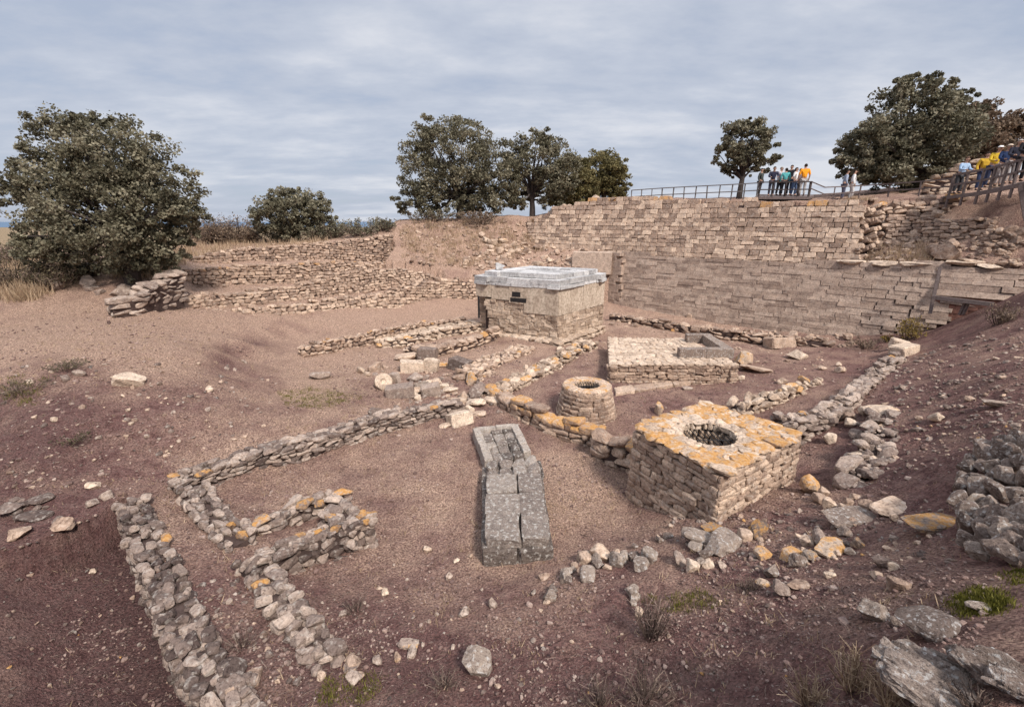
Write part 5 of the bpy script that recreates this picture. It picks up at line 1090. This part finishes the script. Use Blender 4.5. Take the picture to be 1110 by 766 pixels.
# ------------------------------------------------------------------ railings, platform, walkway
def railing(name, pts, label, mat, hgt, post_every=1.4, rails=(1.0, .55, .08), w_=.06, lean=(0, 0, 0), rail_w=.06):
    pts = np.array(pts); seg = np.linalg.norm(np.diff(pts, axis=0), axis=1); Sx = np.concatenate([[0], np.cumsum(seg)]); L = Sx[-1]
    r_ = empty(name, pts[0], label, 'railing')
    n = max(1, int(round(L / post_every)))
    for i in range(n + 1):
        p = np.array([np.interp(L * i / n, Sx, pts[:, k]) for k in range(3)]) - pts[0]
        mb = MB(); mb.beam(p - [0, 0, .25], p + [random.gauss(0, .015), random.gauss(0, .015), hgt + .03], w_, w_); mb.build('post', M[mat], r_)
    for f_ in rails:
        mb = MB()
        for i in range(len(pts) - 1): mb.beam(pts[i] - pts[0] + [0, -.04, hgt * f_], pts[i + 1] - pts[0] + [0, -.04, hgt * f_], rail_w * .8, rail_w)
        mb.build('rail', M[mat], r_)
railing('railing', [D(684, 219, 36), D(720, 217, 34.6), D(760, 215.5, 33.2), D(800, 214, 32), D(820, 213, 31.4)], 'long grey metal railing along the top of the high wall', 'steel', .82, .75, rails=(1.0, .45))
def deck(mb, poly, th):
    poly = [np.array(p) for p in poly]; prism(mb, [p - [0, 0, th] for p in poly], poly)
dk = empty('viewing_platform', D(846, 213, 30.2), 'timber viewing platform on the high wall crowded with visitors', 'platform'); l0 = np.array(dk.location)
b = MB(); dq = [D(818, 213.5, 30.2), D(878, 213.5, 29.0), D(884, 211, 32), D(822, 210.5, 33.5)]; deck(b, [p - l0 for p in dq], .14); b.build('deck', M['wood'], dk)
for px, Y in ((822, 30.3), (836, 30.0), (850, 29.8), (864, 29.5), (876, 29.2)):
    b = MB(); p = D(px, 214, Y) - l0; b.beam(p - [0, 0, .7], p + [0, 0, .9], .08, .08); b.build('post', M['darkwood'], dk)
for f_ in (.88, .45):
    b = MB(); b.beam(D(820, 214, 30.3) - l0 + [0, -.06, f_], D(877, 214, 29.15) - l0 + [0, -.06, f_], .06, .06); b.build('rail', M['darkwood'], dk)
railing('railing', [D(877, 213, 29.2), D(891, 219, 28.9), D(912, 218, 29), D(935, 217, 28.8), D(985, 214.5, 27), D(1030, 212, 25.2)], 'weathered wooden railing stepping down from the platform under the great tree', 'wood', .82, 1.5, rails=(1.0, .55))
rp_ = [D(1028, 212, 24.6), D(1060, 208, 22.9), D(1085, 203, 21.6), D(1112, 197, 20.3), D(1150, 188, 18.9)]
wk = empty('walkway', rp_[0], 'raised wooden walkway rising to the right edge with visitors leaning on it', 'walkway'); l0 = rp_[0]
b = MB()
for i in range(4):
    a, c = rp_[i] - l0, rp_[i + 1] - l0; o_ = np.array([.9, 1.5, 0]); deck(b, [a, c, c + o_, a + o_], .08)
b.build('deck', M['wood'], wk)
b = MB()
for i in range(4): b.beam(rp_[i] - l0 + [0, -.03, -.09], rp_[i + 1] - l0 + [0, -.03, -.09], .09, .16)
b.build('fascia_beam', M['wood'], wk)
for t_ in np.linspace(0, 1, 9):
    i = min(int(t_ * 4), 3); p = lerp(rp_[i], rp_[i + 1], t_ * 4 - i) - l0
    b = MB(); b.beam(p - [0, 0, .55], p + [0, -.05, 1.0], .08, .08); b.build('post', M['wood'], wk)
for f_ in (.98, .5):
    b = MB()
    for i in range(4): b.beam(rp_[i] - l0 + [0, -.1, f_], rp_[i + 1] - l0 + [0, -.1, f_], .07, .09)
    b.build('rail', M['wood'], wk)
p = D(1108, 215, 20.2) - l0; b = MB(); b.beam(p + [.1, -.3, -.9], p + [-.3, 0, .6], .12, .12); b.build('brace', M['wood'], wk)
wall('rubble_wall', [D(1003, 212, 27.6), D(1035, 209, 27), D(1075, 203, 26.2)], [D(1003, 196, 27.8), D(1035, 180, 27.2), D(1075, 166, 26.5)], 'stacked pale stone wall behind the visitors on the walkway', ch=.22, ln=.6, thick=.6, mat='tan', tone=(.3, .9), lich=.2, rows=1, jit=.08, rotj=.08, backface=False)
# timber propped hole in the leaning wall's right segment
hp_ = empty('timber_prop', D(1010, 352, 20.6), 'timber frame propping the hole under the right wall segment', 'timber frame'); l0 = np.array(hp_.location)
for nm_, a, c, s_ in (('post', D(1008, 340, 20.45), D(1019, 290, 20.75), .12), ('lintel', D(1010, 322, 20.4), D(1077, 330, 19.0), .16), ('post', D(1040, 341, 19.8), D(1047, 326, 19.7), .09), ('post', D(1044, 341, 19.7), D(1051, 326, 19.6), .08)):
    b = MB(); b.beam(a - l0, c - l0, s_, s_); b.build(nm_, M['wood'], hp_)
b = MB(); faced(b, f0(D(1006, 356, 21.0)) + [.1, .1, 0], f0(D(1082, 338, 19.5)) + [.1, .1, 0], gh(*D(1045, 350, 20.3)[:2]) - 1.0, D(1040, 318, 20.4)[2], .16, .4, 'ash', .3, (.3, .7), jit=.01, rotj=.01, grow=.98)
tag(b.build('mud_brick_wall', M['mud']), 'reddish earth brick face inside the timber propped hole', 'wall')

# ------------------------------------------------------------------ visitors
skin_m = plain('skin', (.42, .25, .18), .6, .08, 10, 0)
_cm = {}
def cloth(c):
    k = tuple(c)
    if k not in _cm: _cm[k] = plain('cloth', c, .85, .15, 12, 0)
    return _cm[k]
def skinmesh(name, joints, edges, mat, parent, sub=1):
    me = bpy.data.meshes.new(name); me.from_pydata([j[:3] for j in joints], edges, []); o = bpy.data.objects.new(name, me); C.objects.link(o); o.parent = parent
    o.modifiers.new('skin', 'SKIN'); sk = me.skin_vertices[0].data
    for i, j in enumerate(joints):
        r_ = j[3]; sk[i].radius = (r_, r_) if not isinstance(r_, tuple) else r_
    for i in range(len(joints)): sk[i].use_root = (i == 0)
    if sub: s_ = o.modifiers.new('sub', 'SUBSURF'); s_.levels = sub; s_.render_levels = sub
    me.materials.append(mat); return o
def person(px, py, Y, yaw, top, legs, label, hair=(.03, .02, .015), pose='stand', cap=None, h=1.72, bag=None, sleeves=True, skirt=False):
    p = D(px, py, Y); r_ = empty('person', p, label, 'person', 'visitors looking over the ruins', yaw); k = h / 1.72
    ln = {'stand': 0, 'lean': .22, 'look': .08}[pose]
    def P(x, y, z, r): return (x * k, (y - ln * max(0, z - .9)) * k, z * k, r if isinstance(r, tuple) else r * k)     # faces -y
    hip = .92
    if pose == 'lean': aL = [(.20, 0, 1.38), (.27, -.10, 1.16), (.20, -.34, 1.10), (.17, -.42, 1.10)]; aR = [(-x, y, z) for x, y, z in aL]
    elif pose == 'look': aL = [(.20, 0, 1.40), (.27, -.06, 1.15), (.14, -.22, 1.22), (.06, -.26, 1.30)]; aR = [(-.20, 0, 1.40), (-.28, .02, 1.12), (-.27, -.10, .9), (-.27, -.13, .83)]
    else: aL = [(.20, 0, 1.40), (.27, .03, 1.12), (.27, -.07, .88), (.26, -.10, .80)]; aR = [(-x, y - .02, z) for x, y, z in aL]
    J = [P(0, 0, hip, .12), P(0, .0, 1.12, .115), P(0, 0, 1.32, .135), P(0, 0, 1.46, .06), P(0, -.02, 1.53, .055), P(0, -.03, 1.60, .095), P(0, -.02, 1.68, .075)]
    E = [(0, 1), (1, 2), (2, 3), (3, 4), (4, 5), (5, 6)]
    for arm in (aL, aR):
        b0 = len(J); J += [P(*arm[0], .055), P(*arm[1], .042), P(*arm[2], .033), P(*arm[3], .035)]; E += [(2, b0), (b0, b0 + 1), (b0 + 1, b0 + 2), (b0 + 2, b0 + 3)]
    st = random.uniform(-.06, .06)
    for sg in (1, -1):
        b0 = len(J); J += [P(sg * .10, 0, .84, .085), P(sg * .11, -.03 + sg * st, .47, .058), P(sg * .11, .02 + sg * st, .09, .042), P(sg * .12, -.13 + sg * st, .035, .035)]; E += [(0, b0), (b0, b0 + 1), (b0 + 1, b0 + 2), (b0 + 2, b0 + 3)]
    skinmesh('body', J, E, skin_m, r_)
    g_ = lambda j, e: (j[0], j[1], j[2], j[3] + e)
    sj = [g_(J[0], .03), g_(J[1], .03), g_(J[2], .03), (J[3][0], J[3][1], J[3][2] - .03, .075)]; se = [(0, 1), (1, 2), (2, 3)]
    for b0 in (7, 11):
        m_ = len(sj); sj += [g_(J[b0], .022), g_(J[b0 + 1], .018)] + ([g_(J[b0 + 2], .014)] if sleeves else []); se += [(2, m_), (m_, m_ + 1)] + ([(m_ + 1, m_ + 2)] if sleeves else [])
    skinmesh('jacket' if sleeves else 'shirt', sj, se, cloth(top), r_)
    tj = [g_(J[0], .02)]; te = []
    for b0 in (15, 19):
        m_ = len(tj); tj += [g_(J[b0], .02), g_(J[b0 + 1], .022), g_(J[b0 + 2], .024)]; te += [(0, m_), (m_, m_ + 1), (m_ + 1, m_ + 2)]
    skinmesh('trousers', tj, te, cloth(legs), r_)
    for b0 in (17, 21):
        skinmesh('shoe', [(J[b0][0], J[b0][1] + .03, .045, .045), (J[b0 + 1][0], J[b0 + 1][1], .04, .042)], [(0, 1)], cloth((.05, .045, .045)), r_)
    hd = np.array(J[5][:3])
    V, Q = cubesphere(6); V = V / np.linalg.norm(V, axis=1)[:, None]
    hb = MB(); Vh = V * [.088, .102, .10]; Vh[:, 2] = np.where((V[:, 1] < .15) & (V[:, 2] < .25), Vh[:, 2] * .2 + .045, Vh[:, 2]); hb.add(Vh + hd + [0, .022, .038], Q); hb.build('hair', cloth(hair), r_, smooth=True)
    fb = MB(); fb.add(V * [.014, .024, .022] + hd + [0, -.098, .0], Q); fb.add(V * [.012, .02, .028] + hd + [.094, .0, 0], Q); fb.add(V * [.012, .02, .028] + hd + [-.094, .0, 0], Q); fb.build('face', skin_m, r_, smooth=True)
    eb = MB(); eb.add(V * [.012, .008, .008] + hd + [.034, -.088, .03], Q); eb.add(V * [.012, .008, .008] + hd + [-.034, -.088, .03], Q); eb.add(V * [.028, .006, .006] + hd + [0, -.088, -.042], Q); eb.build('features', cloth((.04, .02, .02)), r_, smooth=True)
    if cap:
        cb = MB(); Vc = V * [.098, .112, .075]; Vc[:, 2] = np.maximum(Vc[:, 2], -.005); cb.add(Vc + hd + [0, .012, .065], Q); cb.add(V * [.075, .07, .008] + hd + [0, -.13, .06], Q); cb.build('cap', cloth(cap), r_, smooth=True)
    if bag:
        bb = MB(); bb.inst('blk', (0, .19 * k - ln * .3, 1.22 * k), eul(0, 0, 0), (.14, .09, .2)); bb.build('backpack', cloth(bag), r_, smooth=True)
navy, black, jean, grey_ = (.03, .04, .075), (.022, .02, .023), (.06, .09, .16), (.26, .25, .25)
person(822, 212.5, 32.5, .6, (.06, .065, .06), (.05, .05, .06), 'person in dark green grey clothes standing alone at the left end of the platform')
person(835, 212.5, 30.9, -.3, (.035, .035, .06), (.05, .05, .07), 'person in a navy top near the left of the platform group, leaning on the rail', pose='lean')
person(843, 212, 31.5, .4, (.45, .42, .44), (.05, .05, .06), 'person in a pale grey lilac jacket in the platform group', hair=(.3, .26, .22))
person(848.5, 212, 31.0, 2.8, (.10, .36, .36), (.03, .03, .035), 'person in a turquoise top on the platform', h=1.62)
person(854, 212, 31.2, -.9, (.03, .028, .03), (.05, .06, .09), 'tall person in a black jacket between the turquoise and white tops', h=1.82)
person(859, 212.5, 30.6, .7, (.72, .70, .68), jean, 'person in a white shirt and jeans on the platform', sleeves=False, h=1.66)
person(864, 212, 31.2, -.6, (.30, .24, .25), (.05, .045, .05), 'person in a mauve jacket half hidden behind the orange shirt', h=1.6, pose='look')
person(868.5, 212.5, 29.8, 2.9, (.80, .30, .02), (.40, .37, .35), 'person in a bright orange shirt and light trousers on the platform', h=1.84, sleeves=False)
person(912, 217, 29.6, 1.2, (.30, .34, .42), (.10, .10, .14), 'person in a blue grey jacket walking past the great tree', pose='look')
person(921, 217, 29.4, 1.0, (.70, .68, .66), (.55, .52, .50), 'person all in white beside the great tree trunk')
person(1036, 210, 24.9, .1, (.34, .46, .62), (.05, .05, .055), 'person in a light blue jacket leaning on the walkway rail', hair=(.12, .07, .05), pose='lean')
person(1060, 206.5, 23.6, -.3, (.55, .34, .04), (.04, .055, .11), 'person in a yellow top and dark jeans lowest of the two yellow tops', pose='look', bag=(.35, .07, .03), h=1.7)
person(1070, 203.5, 22.9, -.2, (.62, .41, .04), (.05, .06, .11), 'person in a yellow shirt and white cap on the walkway', pose='lean', cap=(.8, .78, .75), h=1.78)
person(1080, 202, 22.3, -.2, (.03, .05, .12), (.42, .36, .34), 'person in a navy jacket and beige cap leaning over the walkway rail', pose='lean', cap=(.55, .44, .34), h=1.74)
person(1091, 199.5, 21.8, -.3, (.035, .035, .05), (.35, .31, .30), 'person in a dark jacket with grey hair near the right edge', pose='lean', hair=(.4, .34, .3), h=1.8)
person(1102, 197, 21.1, -.3, black, black, 'person dressed all in black at the right edge of the walkway', pose='lean', h=1.84)
# walls, fences and the like are things of their own
for o in bpy.data.objects:
    if o.parent is None and o.type in ('MESH', 'EMPTY') and 'label' in o and 'kind' not in o: o['kind'] = 'thing'
# ------------------------------------------------------------------ sky, sun, camera
S = bpy.context.scene
w = bpy.data.worlds.new("World"); S.world = w; w.use_nodes = True
t = w.node_tree; t.nodes.clear(); N = t.nodes.new; LK = t.links.new
SUN_EL, SUN_AZ = R(47), R(148)      # azimuth clockwise from +Y
sky = N('ShaderNodeTexSky'); sky.sky_type = 'NISHITA'; sky.sun_disc = False; sky.sun_elevation = SUN_EL; sky.sun_rotation = SUN_AZ
bg1 = N('ShaderNodeBackground'); bg1.inputs[1].default_value = .05; LK(sky.outputs[0], bg1.inputs[0])
geo = N('ShaderNodeTexCoord'); sep = N('ShaderNodeSeparateXYZ'); LK(geo.outputs['Generated'], sep.inputs[0])
def mth(op, a, b=None, c=None):
    n = N('ShaderNodeMath'); n.operation = op
    for i, v in enumerate((a, b, c)):
        if v is None: continue
        if isinstance(v, (int, float)): n.inputs[i].default_value = v
        else: LK(v, n.inputs[i])
    return n.outputs[0]
zc = mth('MAXIMUM', sep.outputs[2], 0.0); den = mth('ADD', zc, .16)
cx_, cy_ = mth('DIVIDE', sep.outputs[0], den), mth('DIVIDE', sep.outputs[1], den)
cmb = N('ShaderNodeCombineXYZ'); LK(cx_, cmb.inputs[0]); LK(mth('MULTIPLY', cy_, 1.6), cmb.inputs[1])
n1 = N('ShaderNodeTexNoise'); n1.inputs['Scale'].default_value = .6; n1.inputs['Detail'].default_value = 7; n1.inputs['Roughness'].default_value = .52; n1.inputs['Distortion'].default_value = .35; LK(cmb.outputs[0], n1.inputs['Vector'])
n2 = N('ShaderNodeTexNoise'); n2.inputs['Scale'].default_value = 2.6; n2.inputs['Detail'].default_value = 6; n2.inputs['Roughness'].default_value = .6; LK(cmb.outputs[0], n2.inputs['Vector'])
nn_ = mth('ADD', mth('MULTIPLY', n1.outputs[0], .7), mth('MULTIPLY', n2.outputs[0], .3))
rp = N('ShaderNodeValToRGB'); e = rp.color_ramp.elements; e[0].position = .40; e[0].color = (.146, .164, .203, 1); e[1].position = .61; e[1].color = (.235, .242, .263, 1); x = e.new(.5); x.color = (.180, .195, .228, 1)
nn_ = mth('ADD', nn_, mth('MULTIPLY', sep.outputs[0], .05)); LK(nn_, rp.inputs[0])
lum = mth('ADD', 1.0, mth('MULTIPLY', mth('MAXIMUM', mth('SUBTRACT', zc, .42), 0), 2.4))      # an overcast dome is brighter overhead
bg2 = N('ShaderNodeBackground'); LK(rp.outputs[0], bg2.inputs[0]); LK(lum, bg2.inputs[1])
cov = N('ShaderNodeMapRange'); cov.inputs[1].default_value = .30; cov.inputs[2].default_value = .46; cov.inputs[3].default_value = .8; cov.inputs[4].default_value = .97; LK(nn_, cov.inputs[0])
mx = N('ShaderNodeMixShader'); LK(cov.outputs[0], mx.inputs[0]); LK(bg1.outputs[0], mx.inputs[1]); LK(bg2.outputs[0], mx.inputs[2])
ow = N('ShaderNodeOutputWorld'); LK(mx.outputs[0], ow.inputs[0])
sl = bpy.data.lights.new('sun', 'SUN'); sl.energy = 1.5; sl.angle = R(10); sl.color = (1, .95, .89)
so = bpy.data.objects.new('sun', sl); C.objects.link(so)
from mathutils import Vector
sd = Vector((math.sin(SUN_AZ) * math.cos(SUN_EL), math.cos(SUN_AZ) * math.cos(SUN_EL), math.sin(SUN_EL)))
so.rotation_euler = sd.to_track_quat('Z', 'Y').to_euler(); so.location = (0, 0, 60)
cam = bpy.data.cameras.new('camera'); co_ = bpy.data.objects.new('camera', cam); C.objects.link(co_)
co_.location = (0, 0, EYE); co_.rotation_euler = (math.pi / 2 - PITCH, 0, 0)
cam.sensor_width = 36; cam.lens = F / 1110 * 36; cam.clip_start = .1; cam.clip_end = 60000
S.camera = co_
S.view_settings.view_transform = 'Standard'; S.view_settings.look = 'None'; S.view_settings.gamma = 1; S.view_settings.exposure = 1.62
S.view_settings.use_curve_mapping = False
S.cycles.max_bounces = 5; S.cycles.diffuse_bounces = 2
